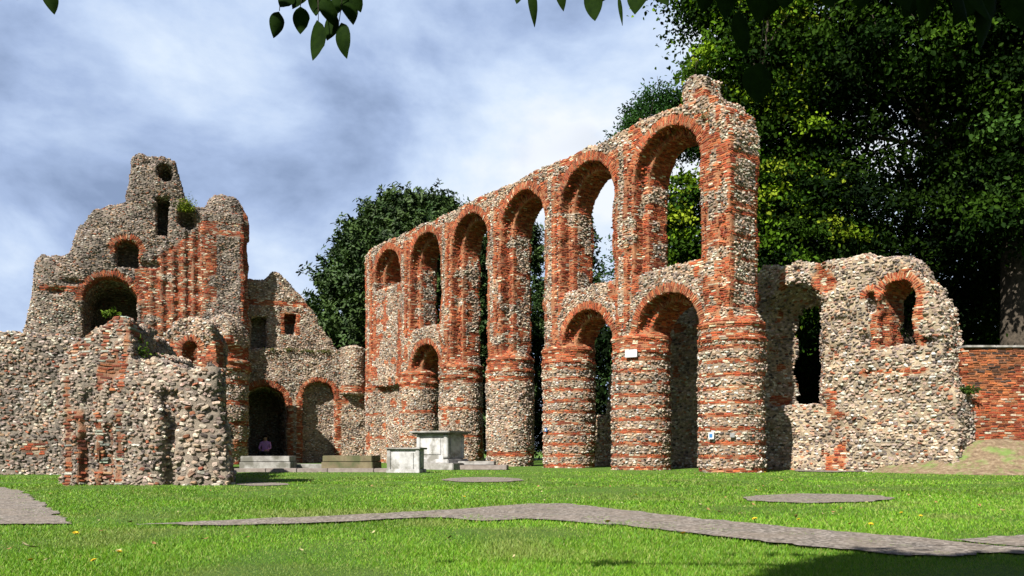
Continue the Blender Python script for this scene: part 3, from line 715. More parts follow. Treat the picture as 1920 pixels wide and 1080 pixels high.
while xa < xw(2150, 20.4):
    l = random.uniform(.7, 1.0); mb.box((xa+l/2, 20.6, z_c+.03+random.uniform(-.006, .006)), (l-.012, .56, .06), 0, .012); xa += l
mb.build('coping', M_STONE, bw)

# ================================================================== GROUND
def bank(x, y):
    f = lambda a, b, q: np.clip((q-a)/(b-a), 0, 1)**2*(3-2*np.clip((q-a)/(b-a), 0, 1))
    return .82*f(18.2, 20.4, y+.0*x)*f(9.9, 12.2, x+(y-20)*.5)
gx = np.concatenate([np.linspace(-400, -22, 20), np.linspace(-20, 22, 240), np.linspace(24, 400, 20)])
gy = np.concatenate([np.linspace(-60, -2, 12), np.linspace(-1, 26, 180), np.linspace(28, 60, 12), np.linspace(80, 900, 12)])
GX, GY = np.meshgrid(gx, gy); 
GZ = bank(GX, GY)*0+0.012*vn(GX, GY, 0, .9, 5)*(np.abs(GX) < 22)*(GY < 26)*(GY > 2) - .004
V = np.stack([GX, GY, GZ], -1).reshape(-1, 3); nx_ = len(gx)
ii = (np.arange(len(gy)-1)[:, None]*nx_+np.arange(nx_-1)[None]).ravel()
Qg = np.stack([ii, ii+1, ii+1+nx_, ii+nx_], 1)
def turf_mat():
    m, nt, b = new_mat('lawn turf'); g = nt.nodes.new('ShaderNodeNewGeometry'); p = g.outputs['Position']
    c = ramp(nt, noise(nt, p, 38, 6, .75), [(.32, (.022, .055, .004)), (.5, (.052, .12, .008)), (.68, (.09, .165, .014))]).outputs[0]
    c = mixc(nt, ramp(nt, noise(nt, p, 1.1, 4, .6), [(.42, (0, 0, 0)), (.68, (.6, .6, .6))]).outputs[0], c, (.09, .12, .02))
    nt.links.new(c, b.inputs['Base Color']); bump(nt, b, noise(nt, p, 60, 4, .8), 1.0, .03); return m
M_TURF = turf_mat()
lawn = link('lawn', mesh_np('lawn', V, Qg.ravel(), np.full(len(Qg), 4), None, np.ones(len(Qg), bool), M_TURF)); tag(lawn, kind='structure')
def earth_mat():
    m, nt, b = new_mat('bare earth'); g = nt.nodes.new('ShaderNodeNewGeometry'); p = g.outputs['Position']
    c = ramp(nt, noise(nt, p, 9, 7, .7), [(.3, (.07, .045, .03)), (.52, (.16, .115, .07)), (.7, (.25, .20, .14))]).outputs[0]
    c = mixc(nt, ramp(nt, noise(nt, p, 2.2, 5, .65), [(.5, (0, 0, 0)), (.66, (.8, .8, .8))]).outputs[0], c, (.10, .17, .035))
    nt.links.new(c, b.inputs['Base Color']); bump(nt, b, noise(nt, p, 22, 6, .75), .9, .04); return m
ex_ = np.linspace(7.5, 20, 130); ey_ = np.linspace(17.6, 21.2, 50); EX, EY = np.meshgrid(ex_, ey_)
EZ = bank(EX, EY)+.03*vn(EX, EY, 0, 2.5, 8)*np.clip(bank(EX, EY)*6, 0, 1)-.03+.06*np.clip(bank(EX, EY)*20, 0, 1)
ie = (np.arange(49)[:, None]*130+np.arange(129)[None]).ravel(); Qe = np.stack([ie, ie+1, ie+131, ie+130], 1)
bk = link('earth_bank', mesh_np('earth_bank', np.stack([EX, EY, EZ], -1).reshape(-1, 3), Qe.ravel(), np.full(len(Qe), 4), None, np.ones(len(Qe), bool), earth_mat())); tag(bk, kind='structure')

def gp(px, py): d = FPX*EYE/(py-HZ); return ((px-960)/FPX*d, d)
def path_mat():
    m, nt, b = new_mat('gravel path'); g = nt.nodes.new('ShaderNodeNewGeometry'); p = g.outputs['Position']
    vo = nt.nodes.new('ShaderNodeTexVoronoi'); vo.inputs['Scale'].default_value = 42; nt.links.new(p, vo.inputs['Vector'])
    c = ramp(nt, vo.outputs['Color'], [(.1, (.05, .043, .038)), (.5, (.12, .105, .09)), (.9, (.24, .21, .19))]).outputs[0]
    c = mixc(nt, ramp(nt, noise(nt, p, 3.5, 5, .65), [(.4, (0, 0, 0)), (.7, (.7, .7, .7))]).outputs[0], c, (.15, .12, .095))
    nt.links.new(c, b.inputs['Base Color']); bump(nt, b, vo.outputs['Distance'], .8, .012); return m
M_PATH = path_mat()
PATHS = []
def path(name, px):
    pts = [gp(x, y) for x, y in px]; P2 = []
    for (a, b), (c, d) in zip(pts, pts[1:]+pts[:1]):        # wandering edge
        L = math.hypot(c-a, d-b); n = max(1, int(L/.06))
        for i in range(n):
            t = i/n; x = a+(c-a)*t; y = b+(d-b)*t
            P2.append((x+.05*float(vn(x, y, 0, 6, 3))+.02*random.uniform(-1, 1), y+.07*float(vn(x, y, 5, 5, 4))+.03*random.uniform(-1, 1)))
    bm = bmesh.new(); f = bm.faces.new([bm.verts.new((x, y, .014)) for x, y in P2]); 
    if f.normal.z < 0: pass
    bmesh.ops.triangulate(bm, faces=[f]); bm.normal_update()
    if sum(fc.normal.z for fc in bm.faces) < 0: bmesh.ops.reverse_faces(bm, faces=bm.faces)
    me = bpy.data.meshes.new(name); bm.to_mesh(me); bm.free(); me.materials.append(M_PATH)
    tag(link(name, me), kind='structure'); PATHS.append(np.array(P2))
path('path', [(255, 985), (420, 978), (600, 971), (780, 962), (900, 953), (1000, 946), (1060, 946), (1150, 957), (1300, 973), (1480, 991), (1640, 1005), (1790, 1018), (1880, 1027), (1990, 1034), (2100, 1060), (1900, 1040), (1800, 1046), (1700, 1046), (1560, 1032), (1400, 1014), (1250, 997), (1130, 984), (1000, 975), (900, 979), (800, 972), (640, 980), (420, 988)])
path('path', [(1790, 1015), (1860, 1008), (2050, 1004), (2050, 1032), (1900, 1026)])
path('paving', [(-150, 917), (0, 915), (38, 922), (75, 945), (110, 968), (134, 986), (0, 986), (-200, 988)])
def disc(cx, cy, w, h): return [(cx+w/2*math.cos(a), cy-h/2*math.sin(a)) for a in np.linspace(0, 2*math.pi, 28, endpoint=False)]
path('paving', disc(1532, 936, 285, 17)); path('paving', disc(905, 900.5, 150, 9.5)); path('paving', disc(492, 909, 105, 6))
path('paving', [(1490, 884), (1560, 886), (1640, 884), (1640, 882), (1490, 881)])

# ---- grass blades and tufts on the lawn
def inpoly(x, y, P):
    ins = np.zeros(len(x), bool); n = len(P)
    for i in range(n):
        x0, y0 = P[i]; x1, y1 = P[(i+1) % n]
        if y0 == y1: continue
        ins ^= ((y0 > y) != (y1 > y)) & (x < (x1-x0)*(y-y0)/(y1-y0)+x0)
    return ins
def grass():
    D = []; n = 420000
    py = HZ+RNG.uniform(36, 262, n)**1.0; px = RNG.uniform(-140, 2060, n)
    d = FPX*EYE/(py-HZ); d = d*(1+RNG.normal(0, .02, n)); x = (px-960)/FPX*d; y = d
    ok = (y < 23.5) & (y > 2.9)
    stray = vn(x, y, 3, 6, 51) > .42
    for P in PATHS: ok &= (~inpoly(x, y, P)) | stray
    ok &= bank(x, y) < .03
    x, y = x[ok], y[ok]; n = len(x)
    cl_ = vn(x, y, 0, 3.0, 12); c2 = vn(x, y, 0, .8, 13)
    sc = (y/4.0)**.8
    h = np.clip(RNG.normal(.011, .004, n), .004, .04)*(1+.35*cl_)*np.clip(sc, .9, 1.5); w = RNG.uniform(.0018, .0036, n)*np.clip(y/4, 1, 4.5)
    a = RNG.uniform(0, 2*math.pi, n); ln = RNG.uniform(.5, 2.0, n)*h; la = RNG.uniform(0, 2*math.pi, n)
    zb = -.012*np.ones(n)
    B1 = np.stack([x-np.cos(a)*w, y-np.sin(a)*w, zb], 1); B2 = np.stack([x+np.cos(a)*w, y+np.sin(a)*w, zb], 1)
    Tp = np.stack([x+np.cos(la)*ln, y+np.sin(la)*ln, h], 1)
    V = np.stack([B1, B2, Tp], 1).reshape(-1, 3)
    base = np.array([(.14, .34, .014), (.20, .44, .02), (.27, .50, .03), (.42, .48, .12), (.09, .23, .012)])
    mow = 1+.10*vn(x*.6+y*.2, y*.9, 0, .7, 44)
    c = base[RNG.choice(5, n, p=[.24, .32, .22, .14, .08])]*RNG.uniform(.8, 1.2, (n, 1))*(1+.22*c2[:, None])*mow[:, None]
    dry = np.clip(vn(x, y, 0, 1.6, 41)*1.6-.35, 0, 1)[:, None]*.55; c = c*(1-dry)+np.array([.34, .36, .11])*dry
    c = np.repeat(np.clip(c, .01, .6), 3, 0)
    me = mesh_np('grass', V, np.arange(3*n), np.full(n, 3), c, None, M_GRASS)
    tag(link('grass', me), 'short bright green mown lawn grass', 'grass', kind='stuff')
grass()

# ================================================================== FLOWERS AND FALLEN LEAVES
def dandelion():
    root = thing('dandelion', '', 'flower', group='dandelions on the lawn')
    bm = bmesh.new()
    for r, z, n, l in ((.004, .036, 14, .018), (.002, .040, 10, .012)):
        for i in range(n):
            a = 2*math.pi*i/n+z*40; ca, sa_ = math.cos(a), math.sin(a)
            p = [bm.verts.new((ca*r-sa_*.0028, sa_*r+ca*.0028, z)), bm.verts.new((ca*r+sa_*.0028, sa_*r-ca*.0028, z)), bm.verts.new((ca*l+sa_*.003, sa_*l-ca*.003, z+.006)), bm.verts.new((ca*l-sa_*.003, sa_*l+ca*.003, z+.006))]
            bm.faces.new(p)
    me = bpy.data.meshes.new('petals'); bm.to_mesh(me); bm.free(); me.materials.append(M_YEL); link('petals', me, root)
    m = MB(); m.tube([(0, 0, -.01), (.002, 0, .02), (0, 0, .038)], [.0015, .0014, .003], 5); m.build('stem', M_STEM, root)
    return root
M_YEL = noisy_mat('dandelion yellow', (.75, .50, .01), (.85, .62, .03), 60, .7, .1, .001)
M_STEM = noisy_mat('flower stem', (.10, .2, .03), (.16, .26, .05), 50)
M_DRY = noisy_mat('dry leaf', (.24, .12, .045), (.46, .30, .12), 40, .8, .3, .003)
M_PALE = noisy_mat('pale dry leaf', (.48, .42, .2), (.62, .56, .3), 30, .8, .3, .003)
def copytree(r):
    c = r.copy(); COL.objects.link(c)
    for ch in list(r.children): k = ch.copy(); COL.objects.link(k); k.parent = c
    return c
dpos = [(1140, 990, 1.5), (1286, 1014, 1.5), (1418, 983, 1.4), (1632, 992, 1.2), (140, 1011, 1.3), (218, 1048, 1.2), (218, 954, 1), (1878, 924, 1), (1692, 968, 1), (1726, 974, 1), (870, 936, 1), (833, 924, 1), (913, 936, 1), (1596, 990, 1), (1500, 981, 1), (1435, 888, 1.2), (1417, 923, 1), (1191, 932, 1), (1840, 930, 1), (776, 950, 1), (60, 1062, 1), (180, 1062, 1)]
dl = dandelion()
for i, (px, py, s) in enumerate(dpos):
    o = dl if i == 0 else copytree(dl); x, y = gp(px, py); o.location = (x, y, 0); o.scale = (s*.85,)*3; o.rotation_euler = (R(-20), 0, i)
    own = {0: 'yellow dandelion just below the path where it bends, left of its lower edge pair', 1: 'lowest bright yellow dandelion in the grass below the middle of the path',
           2: 'yellow dandelion on the upper edge of the path, right of the middle', 3: 'yellow dandelion near the upper edge of the path towards the right end'}
    o['label'] = own.get(i, 'small yellow dandelion flower open in the short grass of the lawn')
def leaf_mesh(name, L, Wd, mat, curl=.2, seed=0, stem=True, n=9):
    rs = random.Random(seed); bm = bmesh.new(); rows = []
    for i in range(n):
        t = i/(n-1); w = Wd/2*(math.sin(math.pi*min(1, t**.75))**.85)*(1 if t < .97 else .2); w = max(w, .0006)
        zc = curl*L*(t-.5)**2; row = [bm.verts.new((-w, t*L, zc+.25*w)), bm.verts.new((-w*.5, t*L, zc+.08*w)), bm.verts.new((0, t*L, zc)), bm.verts.new((w*.5, t*L, zc+.08*w)), bm.verts.new((w, t*L, zc+.25*w+rs.uniform(-.1, .1)*w))]
        rows.append(row)
    for a, b in zip(rows, rows[1:]):
        for k in range(4): bm.faces.new((a[k], a[k+1], b[k+1], b[k]))
    if stem:
        s0, s1 = .0012, .0009
        p = [bm.verts.new(q) for q in ((-s0, 0, 0), (s0, 0, 0), (s1, -L*.35, .01), (-s1, -L*.35, .01))]; bm.faces.new(p[::-1])
    me = bpy.data.meshes.new(name); bm.to_mesh(me); bm.free(); me.materials.append(mat)
    me.polygons.foreach_set('use_smooth', np.ones(len(me.polygons), bool)); return me
fl_me = [leaf_mesh('fallen_leaf', .075, .05, M_DRY, .9, 1), leaf_mesh('fallen_leaf', .06, .035, M_PALE, .7, 2)]
fl_big = leaf_mesh('fallen_leaf', .12, .055, M_PALE, .5, 3)
o = link('fallen_leaf', fl_big); x, y = gp(70, 1040); o.location = (x, y, .03); o.rotation_euler = (R(12), R(15), R(75)); tag(o, 'large pale yellow leaf lying on the grass at the bottom left corner', 'leaf')
for i in range(140):
    right = i < 110
    px = RNG.uniform(1000, 1900) if right else RNG.uniform(20, 1000); py = HZ+ (RNG.uniform(38, 130) if right else RNG.uniform(60, 220))
    x, y = gp(px, py)
    if bank(np.float64(x), np.float64(y)) > .02 or y > 20.6 or any(inpoly(np.array([x]), np.array([y]), P)[0] for P in PATHS): continue
    o = link('fallen_leaf', fl_me[i % 2]); o.location = (x, y, .022); s = RNG.uniform(.4, .75); o.scale = (s, s, s); o.rotation_euler = (RNG.uniform(-.5, .5), RNG.uniform(-.5, .5), RNG.uniform(0, 6.28))
    tag(o, 'small curled brown leaf scattered on the lawn' if i % 2 == 0 else 'small pale yellow leaf scattered on the lawn', 'leaf', 'brown leaves scattered on the lawn' if i % 2 == 0 else 'pale leaves scattered on the lawn')

# ================================================================== TOMBS AND STEPS
def at(px, d): return (px-960)/FPX*d
def chest(name, label, px0, px1, d, h, dep, rz, mat, base=0.0, lidh=.06, pil=True, bh=.08):
    x0, x1 = at(px0, d), at(px1, d); w = x1-x0; cx = (x0+x1)/2; cy = d+dep/2
    t = thing(name, label, 'tomb', (cx, cy, base), rz)
    m = MB(); m.box((0, 0, bh/2-.02), (w*1.0, dep, bh+.04), 0, .012); m.build('plinth', mat, t)
    m = MB(); m.box((0, 0, bh+(h-bh-lidh)/2), (w*.86, dep*.86, h-bh-lidh), 0, .006)
    m.build('chest', mat, t)
    if pil:
        for sx in (-1, 1):
            for sy in (-1, 1):
                m = MB(); m.box((sx*w*.40, sy*dep*.40, bh+(h-bh-lidh)/2), (w*.10, w*.10, h-bh-lidh-.002), 0, .008)
                m.box((sx*w*.40, sy*dep*.40, bh+.03), (w*.12, w*.12, .05), 0, .006); m.box((sx*w*.40, sy*dep*.40, h-lidh-.03), (w*.12, w*.12, .05), 0, .006)
                m.build('corner_pilaster', mat, t)
        m = MB(); m.box((0, -dep*.43-.012, bh+(h-bh-lidh)/2), (w*.52, .024, (h-bh-lidh)*.72), 0, .008); m.build('panel', mat, t)
    m = MB(); m.box((0, 0, h-lidh/2), (w*1.03, dep*1.03, lidh*.6), 0, .015); m.box((0, 0, h-lidh*.9), (w*.95, dep*.95, lidh*.5), 0, .012); m.build('lid', M_STONE, t)
    return t
# large tomb: corner towards the viewer
def corner_tomb():
    d = 24.3; cx = at(823, d); cy = d+.55; t = thing('chest_tomb', 'large pale stone chest tomb with overhanging lid and corner pilasters on a stepped base', 'tomb', (cx, cy, 0), R(-28))
    w, dp = 1.05, .95
    m = MB(); m.box((.05, 0, .09), (1.75, 1.5, .22), 0, .02); m.build('step', M_STONE, t)
    m = MB(); m.box((0, 0, .25), (1.3, 1.18, .13), 0, .02); m.build('plinth', M_STONE2, t)
    m = MB(); m.box((0, 0, .68), (w, dp, .78), 0, .008); m.build('chest', M_STONE2, t)
    for sx in (-1, 1):
        for sy in (-1, 1):
            m = MB(); m.tube([(sx*w*.47, sy*dp*.47, .34), (sx*w*.47, sy*dp*.47, .42), (sx*w*.47, sy*dp*.47, .6), (sx*w*.47, sy*dp*.47, .92), (sx*w*.47, sy*dp*.47, 1.0), (sx*w*.47, sy*dp*.47, 1.05)], [.10, .075, .085, .08, .075, .10], 12)
            m.build('corner_pilaster', M_STONE2, t, True)
    for (c, dd) in (((0, -dp/2-.01, .7), (w*.6, .02, .5)), ((w/2+.01, 0, .7), (.02, dp*.6, .5))):
        m = MB(); m.box(c, dd, 0, .006); m.build('panel', M_STONE2, t)
    m = MB(); m.box((0, 0, 1.09), (1.32, 1.18, .05), 0, .015); m.box((0, 0, 1.14), (1.46, 1.32, .07), 0, .02); m.build('lid', M_STONE, t)
corner_tomb()
def small_tomb():
    d = 20.6; cx = at(759, d); t = thing('chest_tomb', 'small pale stone chest tomb with thin lid in front of the larger stepped tomb', 'tomb', (cx, d+.33, 0), R(-12))
    m = MB(); m.box((0, 0, .30), (.80, .5, .62), 0, .01); m.build('chest', M_STONE2, t)
    for sx in (-1, 1):
        m = MB(); m.box((sx*.39, -.23, .30), (.10, .10, .64), 0, .012); m.build('corner_pilaster', M_STONE2, t)
    m = MB(); m.box((.415, .03, .32), (.02, .26, .4), 0, .006); m.box((0, -.262, .3), (.56, .02, .46), 0, .006); m.build('panel', M_STONE2, t)
    m = MB(); m.box((0, 0, .04), (.9, .6, .10), 0, .012); m.build('plinth', M_STONE2, t)
    m = MB(); m.box((0, 0, .625), (.95, .64, .05), 0, .015); m.build('lid', M_STONE, t)
small_tomb()
def ledger(name, label, px0, px1, d, h, dep, mat, rz=0, layers=2):
    x0, x1 = at(px0, d), at(px1, d); t = thing(name, label, 'tomb', ((x0+x1)/2, d+dep/2, 0), rz); w = x1-x0; z = 0
    for i in range(layers):
        hh = h*(.62 if i == 0 else .38)/(1 if layers == 2 else 1); k = 1-.04*i if layers == 2 else 1
        m = MB(); m.box((0, 0, z+hh/2), (w*k, dep*k, hh-.004), 0, .014); m.build('base' if i == 0 else 'slab', mat, t); z += hh
ledger('ledger_tomb', 'flat brown mossy stone tomb, low and squat, between the doorway and the pale tombs', 604, 703, 21.3, .44, .9, M_OLIVE, R(-6))
ledger('ledger_tomb', 'long grey stone block tomb in front of the dark doorway', 448, 543, 22.2, .42, .8, M_STONE, R(2))
t = thing('stone_kerb', 'low worn stone kerb edging the lawn in front of the tombs', 'kerb')
m = MB(); x = at(436, 21.2)
while x < at(728, 21.2):
    l = random.uniform(.8, 1.4); m.box((x+l/2, 21.3+random.uniform(-.01, .01), .035+random.uniform(-.006, .006)), (l-.015, .4, .13), random.uniform(-.006, .006), .012); x += l
m.build('kerb_stones', M_KERB, t)
t = thing('stone_slab', 'flat grey ledger slab on a low base beside the pier, right of the large tomb', 'slab')
m = MB(); m.box((at(905, 24), 24.6, .06), (1.5, 1.1, .14), R(-3), .012); m.build('base', M_KERB, t)
m = MB(); m.box((at(893, 24), 24.75, .19), (1.1, .9, .11), R(-3), .012); m.build('slab', M_STONE, t)
t = thing('stone_slab', 'thin dark ledger slab lying between the doorway tomb and the brown tomb', 'slab')
m = MB(); m.box((at(575, 23), 23.4, .1), (1.1, .8, .16), 0, .012); m.build('slab', M_STONE, t)

# plaques on the piers
M_WHITE = noisy_mat('white enamel', (.78, .78, .78), (.84, .84, .84), 20, .4, .02, .001)
M_BLUE = noisy_mat('blue enamel', (.05, .22, .55), (.07, .28, .62), 20, .4, .02, .001)
M_BOLT = noisy_mat('dull metal', (.3, .3, .3), (.4, .4, .4), 20, .5, .02, .001)
def plaque(k, px, py, w, h, mat, label, inner=None):
    c = A0+AX*SK[k]; u = (px-960)/FPX
    dv = np.array([u, 1.0]); q = np.dot(dv, dv); b = np.dot(dv, c); dd = (b-math.sqrt(max(0, b*b-q*(np.dot(c, c)-.93**2))))/q
    p = dv*dd; nn = (p-c)/np.linalg.norm(p-c); p = p+nn*.035; z = EYE+(HZ-py)/FPX*dd
    t = thing('plaque', label, 'plaque', (p[0], p[1], z), math.atan2(nn[1], nn[0])+math.pi/2)
    m = MB(); m.box((0, 0, 0), (w, .03, h), 0, .004); m.build('plate', mat, t)
    m = MB()
    for sx in (-1, 1): m.box((sx*(w/2-.02), -.018, h/2-.02), (.012, .008, .012)); m.box((sx*(w/2-.02), -.018, -h/2+.02), (.012, .008, .012))
    m.build('screws', M_BOLT, t)
    if inner: m = MB(); m.box((0, -.017, 0), (w*.55, .006, h*.5), 0); m.build('symbol', inner, t)
plaque(1, 1184, 663, .37, .23, M_WHITE, 'blank white rectangular plaque high on the second pier')
plaque(2, 1025, 806, .13, .12, M_BLUE, 'tiny blue plaque low on the third pier', M_WHITE)
plaque(0, 1335, 817, .17, .19, M_WHITE, 'small white plaque with a blue symbol low on the nearest pier', M_BLUE)
plaque(0, 1373, 816, .12, .12, M_BOLT, 'small dull metal plate beside the white and blue plaque on the nearest pier')

# ================================================================== PERSON in the doorway
def person():
    x, y = at(498, 35.3), 35.3
    vs = []; es = []; rd = []
    def add(p, r, par=None):
        vs.append(p); rd.append(r); i = len(vs)-1
        if par is not None: es.append((par, i))
        return i
    pel = add((0, 0, .50), (.16, .13)); ab = add((0, .0, .66), (.145, .11), pel); ch = add((0, -.02, .86), (.17, .12), ab); nk = add((0, -.03, 1.0), (.055, .055), ch)
    hd = add((0, -.05, 1.08), (.075, .085), nk); add((0, -.05, 1.19), (.08, .095), hd)
    for s in (-1, 1):
        h = add((s*.10, -.10, .49), (.085, .08), pel); kn = add((s*.12, -.46, .52), (.06, .06), h); an = add((s*.12, -.50, .10), (.04, .04), kn); add((s*.13, -.62, .05), (.035, .03), an)
        sh = add((s*.19, -.02, .92), (.06, .06), ch); el = add((s*.25, -.10, .68), (.042, .042), sh); wr = add((s*.14, -.32, .60), (.03, .03), el); hn = add((s*.10, -.38, .59), (.04, .022), wr)
        for q in range(4): add((s*.10-.03+.02*q, -.44, .57-.004*q), (.009, .009), hn)
        add((s*.06, -.38, .61), (.01, .01), hn)
    me = bpy.data.meshes.new('body'); me.from_pydata(vs, es, []); o = bpy.data.objects.new('body', me); COL.objects.link(o)
    md = o.modifiers.new('skin', 'SKIN'); me.skin_vertices[0].data[0].use_root = True
    for i, r in enumerate(rd): me.skin_vertices[0].data[i].radius = r
    sb = o.modifiers.new('sub', 'SUBSURF'); sb.levels = sb.render_levels = 2
    dg = bpy.context.evaluated_depsgraph_get(); me2 = bpy.data.meshes.new_from_object(o.evaluated_get(dg)); me2.name = 'body'
    bpy.data.objects.remove(o, do_unlink=True)
    skin = noisy_mat('skin', (.42, .24, .17), (.48, .28, .2), 20, .6, .05, .001); vio = noisy_mat('violet cloth', (.62, .28, .72), (.75, .36, .85), 14, .9, .4, .01); blk = noisy_mat('dark trousers', (.015, .015, .03), (.03, .03, .05), 14, .9, .3, .01)
    me2.materials.clear(); [me2.materials.append(q) for q in (skin, vio, blk)]
    for p in me2.polygons:
        c = p.center; p.use_smooth = True
        if c.z < .55 and not (abs(c.x) < .22 and c.y < -.34 and c.z > .545): p.material_index = 2
        elif c.z < 1.0 and not c.y < -.34: p.material_index = 1
    t = tag(link('person', None), 'person in a violet top sitting in the dark doorway facing the lawn', 'person'); t.location = (x, y, 0)
    o = link('body', me2, t); o.name = 'body'
    hair = noisy_mat('dark hair', (.015, .01, .008), (.04, .03, .02), 50, .7, .6, .01)
    bm = bmesh.new(); bmesh.ops.create_uvsphere(bm, u_segments=16, v_segments=10, radius=1)
    for v in bm.verts:
        z = v.co.z; v.co = Vector((v.co.x*.098, v.co.y*.105+.015-.05+(.03 if z < 0 else 0), z*.12+1.165))
    bmesh.ops.delete(bm, geom=[v for v in bm.verts if v.co.y < -.10 and v.co.z < 1.21], context='VERTS')
    hm = bpy.data.meshes.new('hair'); bm.to_mesh(hm); bm.free(); hm.materials.append(hair); hm.polygons.foreach_set('use_smooth', np.ones(len(hm.polygons), bool)); link('hair', hm, t)
    st = thing('stone_block', 'rough stone block the person sits on in the doorway', 'stone', (x, y+.12, 0))
    m = MB(); m.box((0, 0, .18), (.6, .42, .38), 0, .03); m.build('block', M_STONE, st)
person()

# ================================================================== TREES
def unit(n, rng): v = rng.normal(0, 1, (n, 3)); return v/np.linalg.norm(v, axis=1, keepdims=True)
def leafcloud(name, P, Dn, size, cols, rng, mat, parent, asp=.55, up=.5, fold=.25, shape=6):
    """real leaves: each a small folded blade of six corners round its midrib"""
    n = len(P); nr = unit(n, rng)+np.array([0, 0, up])+Dn*.5; nr /= np.linalg.norm(nr, axis=1, keepdims=True)
    ax = unit(n, rng)+Dn*.6+np.array([0, 0, -.3]); ax -= nr*(ax*nr).sum(1, keepdims=True); ax /= np.linalg.norm(ax, axis=1, keepdims=True); sd_ = np.cross(nr, ax)
    L = size[:, None]; Wd = L*asp*.5
    v0 = P; v3 = P+ax*L-nr*L*.12
    vs = [v0, P+ax*L*.35+sd_*Wd+nr*L*fold*.3, P+ax*L*.75+sd_*Wd*.7+nr*L*fold*.15, v3, P+ax*L*.75-sd_*Wd*.7+nr*L*fold*.15, P+ax*L*.35-sd_*Wd+nr*L*fold*.3]
    V = np.stack(vs, 1).reshape(-1, 3); b = np.arange(n)*6
    F = np.stack([b, b+1, b+2, b+3, b, b+3, b+4, b+5], 1).reshape(-1)
    me = mesh_np(name, V, F, np.full(2*n, 4), np.repeat(cols, 6, 0), None, mat); return link(name, me, parent)
def pickcols(base, n, rng, jit=.25):
    base = np.array(base); return np.clip(base[rng.integers(0, len(base), n)]*rng.uniform(1-jit, 1+jit, (n, 1)), .004, .6)
def grow(m, p, d, L, r, depth, rng, tips, spread=.6, up=.15):
    pts = [Vector(p)]; dd = Vector(d).normalized(); rad = [r]; n = 4
    for i in range(n):
        dd = (dd+Vector(rng.normal(0, .12, 3))+Vector((0, 0, up*.3))).normalized(); pts.append(pts[-1]+dd*L/n); rad.append(r*(1-.45*(i+1)/n))
    m.tube(pts, rad, 7 if depth > 1 else 5)
    if depth == 0: tips.append(pts[-1]); return
    for k in range(3 if depth > 1 else 4):
        q = pts[2+k % 3]; a = Vector(rng.normal(0, 1, 3)); a = (a-dd*a.dot(dd)).normalized()
        grow(m, q, dd*(1-spread*.5)+a*spread+Vector((0, 0, up)), L*rng.uniform(.55, .75), rad[3]*.62, depth-1, rng, tips, spread, up)
def broadleaf(name, label, x, y, H, trunk_h, crowns, nleaf, lsize, cols, seed, tr=.45, asp=.6, clump=.55, mat=None, inner=.35, depth=3, per=90):
    rng = np.random.default_rng(seed); t = thing(name, label, 'tree', (x, y, 0)); m = MB(); tips = []
    pts = [Vector((0, 0, -.1)), Vector((.05, 0, trunk_h*.4)), Vector((0, .1, trunk_h))]; m.tube(pts, [tr*1.25, tr, tr*.8], 12)
    m.build('trunk', M_BARK, t, True)
    lm = MB()
    for c, r in crowns:
        d = Vector(c)-pts[-1]; grow(lm, pts[-1], d, d.length*.6, tr*.42, depth-1, rng, tips)
    lm.build('limb', M_BARK, t, True)
    vol = np.array([r[0]*r[1]*r[2] for c, r in crowns])**.67; vol /= vol.sum(); Ps = []; Ds = []; Cs = []
    for (c, r), vv in zip(crowns, vol):
        nc = max(6, int(nleaf*vv/per)); dirs = unit(nc, rng); rad = rng.uniform(inner, 1.0, nc)**.6
        lump = 1+.16*vn(dirs[:, 0]*3, dirs[:, 1]*3, dirs[:, 2]*3, 1.0, seed+3)
        cen = np.array(c)+dirs*np.array(r)*(rad*lump)[:, None]
        k = rng.integers(per//2, per*3//2, nc); idx = np.repeat(np.arange(nc), k)
        off = rng.normal(0, 1, (len(idx), 3))*np.array([clump, clump, clump*.42])*rng.uniform(.6, 1.3, nc)[idx][:, None]
        off[:, 2] -= .15*(off[:, 0]**2+off[:, 1]**2)/clump
        Ps.append(cen[idx]+off); Ds.append(dirs[idx]); Cs.append(pickcols(cols, nc, rng, .3)[idx]*rng.uniform(.7, 1.3, (len(idx), 1)))
    P = np.concatenate(Ps); Dn = np.concatenate(Ds); C = np.concatenate(Cs); ok = P[:, 2] > .3; P, Dn, C = P[ok], Dn[ok], C[ok]
    leafcloud('crown', P, Dn, rng.uniform(.7, 1.3, len(P))*lsize, C, rng, mat or M_LEAF, t, asp); return t
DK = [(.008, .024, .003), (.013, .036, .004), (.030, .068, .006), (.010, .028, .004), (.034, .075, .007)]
YG = [(.12, .24, .012), (.19, .31, .016), (.07, .15, .010), (.26, .34, .025), (.04, .10, .008)]
def ZP(py, d): return EYE+(HZ-py)/FPX*d
# big tree behind the right wall, leaf colours darkened to stand in for shade
d = 31; x0 = at(1690, d)
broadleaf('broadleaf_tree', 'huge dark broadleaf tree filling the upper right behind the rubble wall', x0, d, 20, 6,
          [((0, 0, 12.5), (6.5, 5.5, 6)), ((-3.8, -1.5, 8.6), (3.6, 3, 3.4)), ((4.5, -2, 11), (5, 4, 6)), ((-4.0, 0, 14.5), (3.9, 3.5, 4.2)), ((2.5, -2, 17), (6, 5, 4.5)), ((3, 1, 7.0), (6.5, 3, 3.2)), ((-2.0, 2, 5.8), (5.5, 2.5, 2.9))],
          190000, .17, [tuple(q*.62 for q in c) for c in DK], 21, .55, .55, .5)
d = 27.5; x1 = at(1910, d)
broadleaf('broadleaf_tree', 'tree with a thick bare trunk at the right edge, drooping branches above the brick wall', x1, d, 18, 8,
          [((1.5, 0, 13.5), (5, 4, 5)), ((-1.2, -1.8, 8.5), (1.9, 1.3, 1.4)), ((-4, -.5, 15.5), (4, 3, 2.8))], 52000, .17, DK+DK+YG[2:3]+[(.05,.11,.02)], 22, .62, .65, .42)
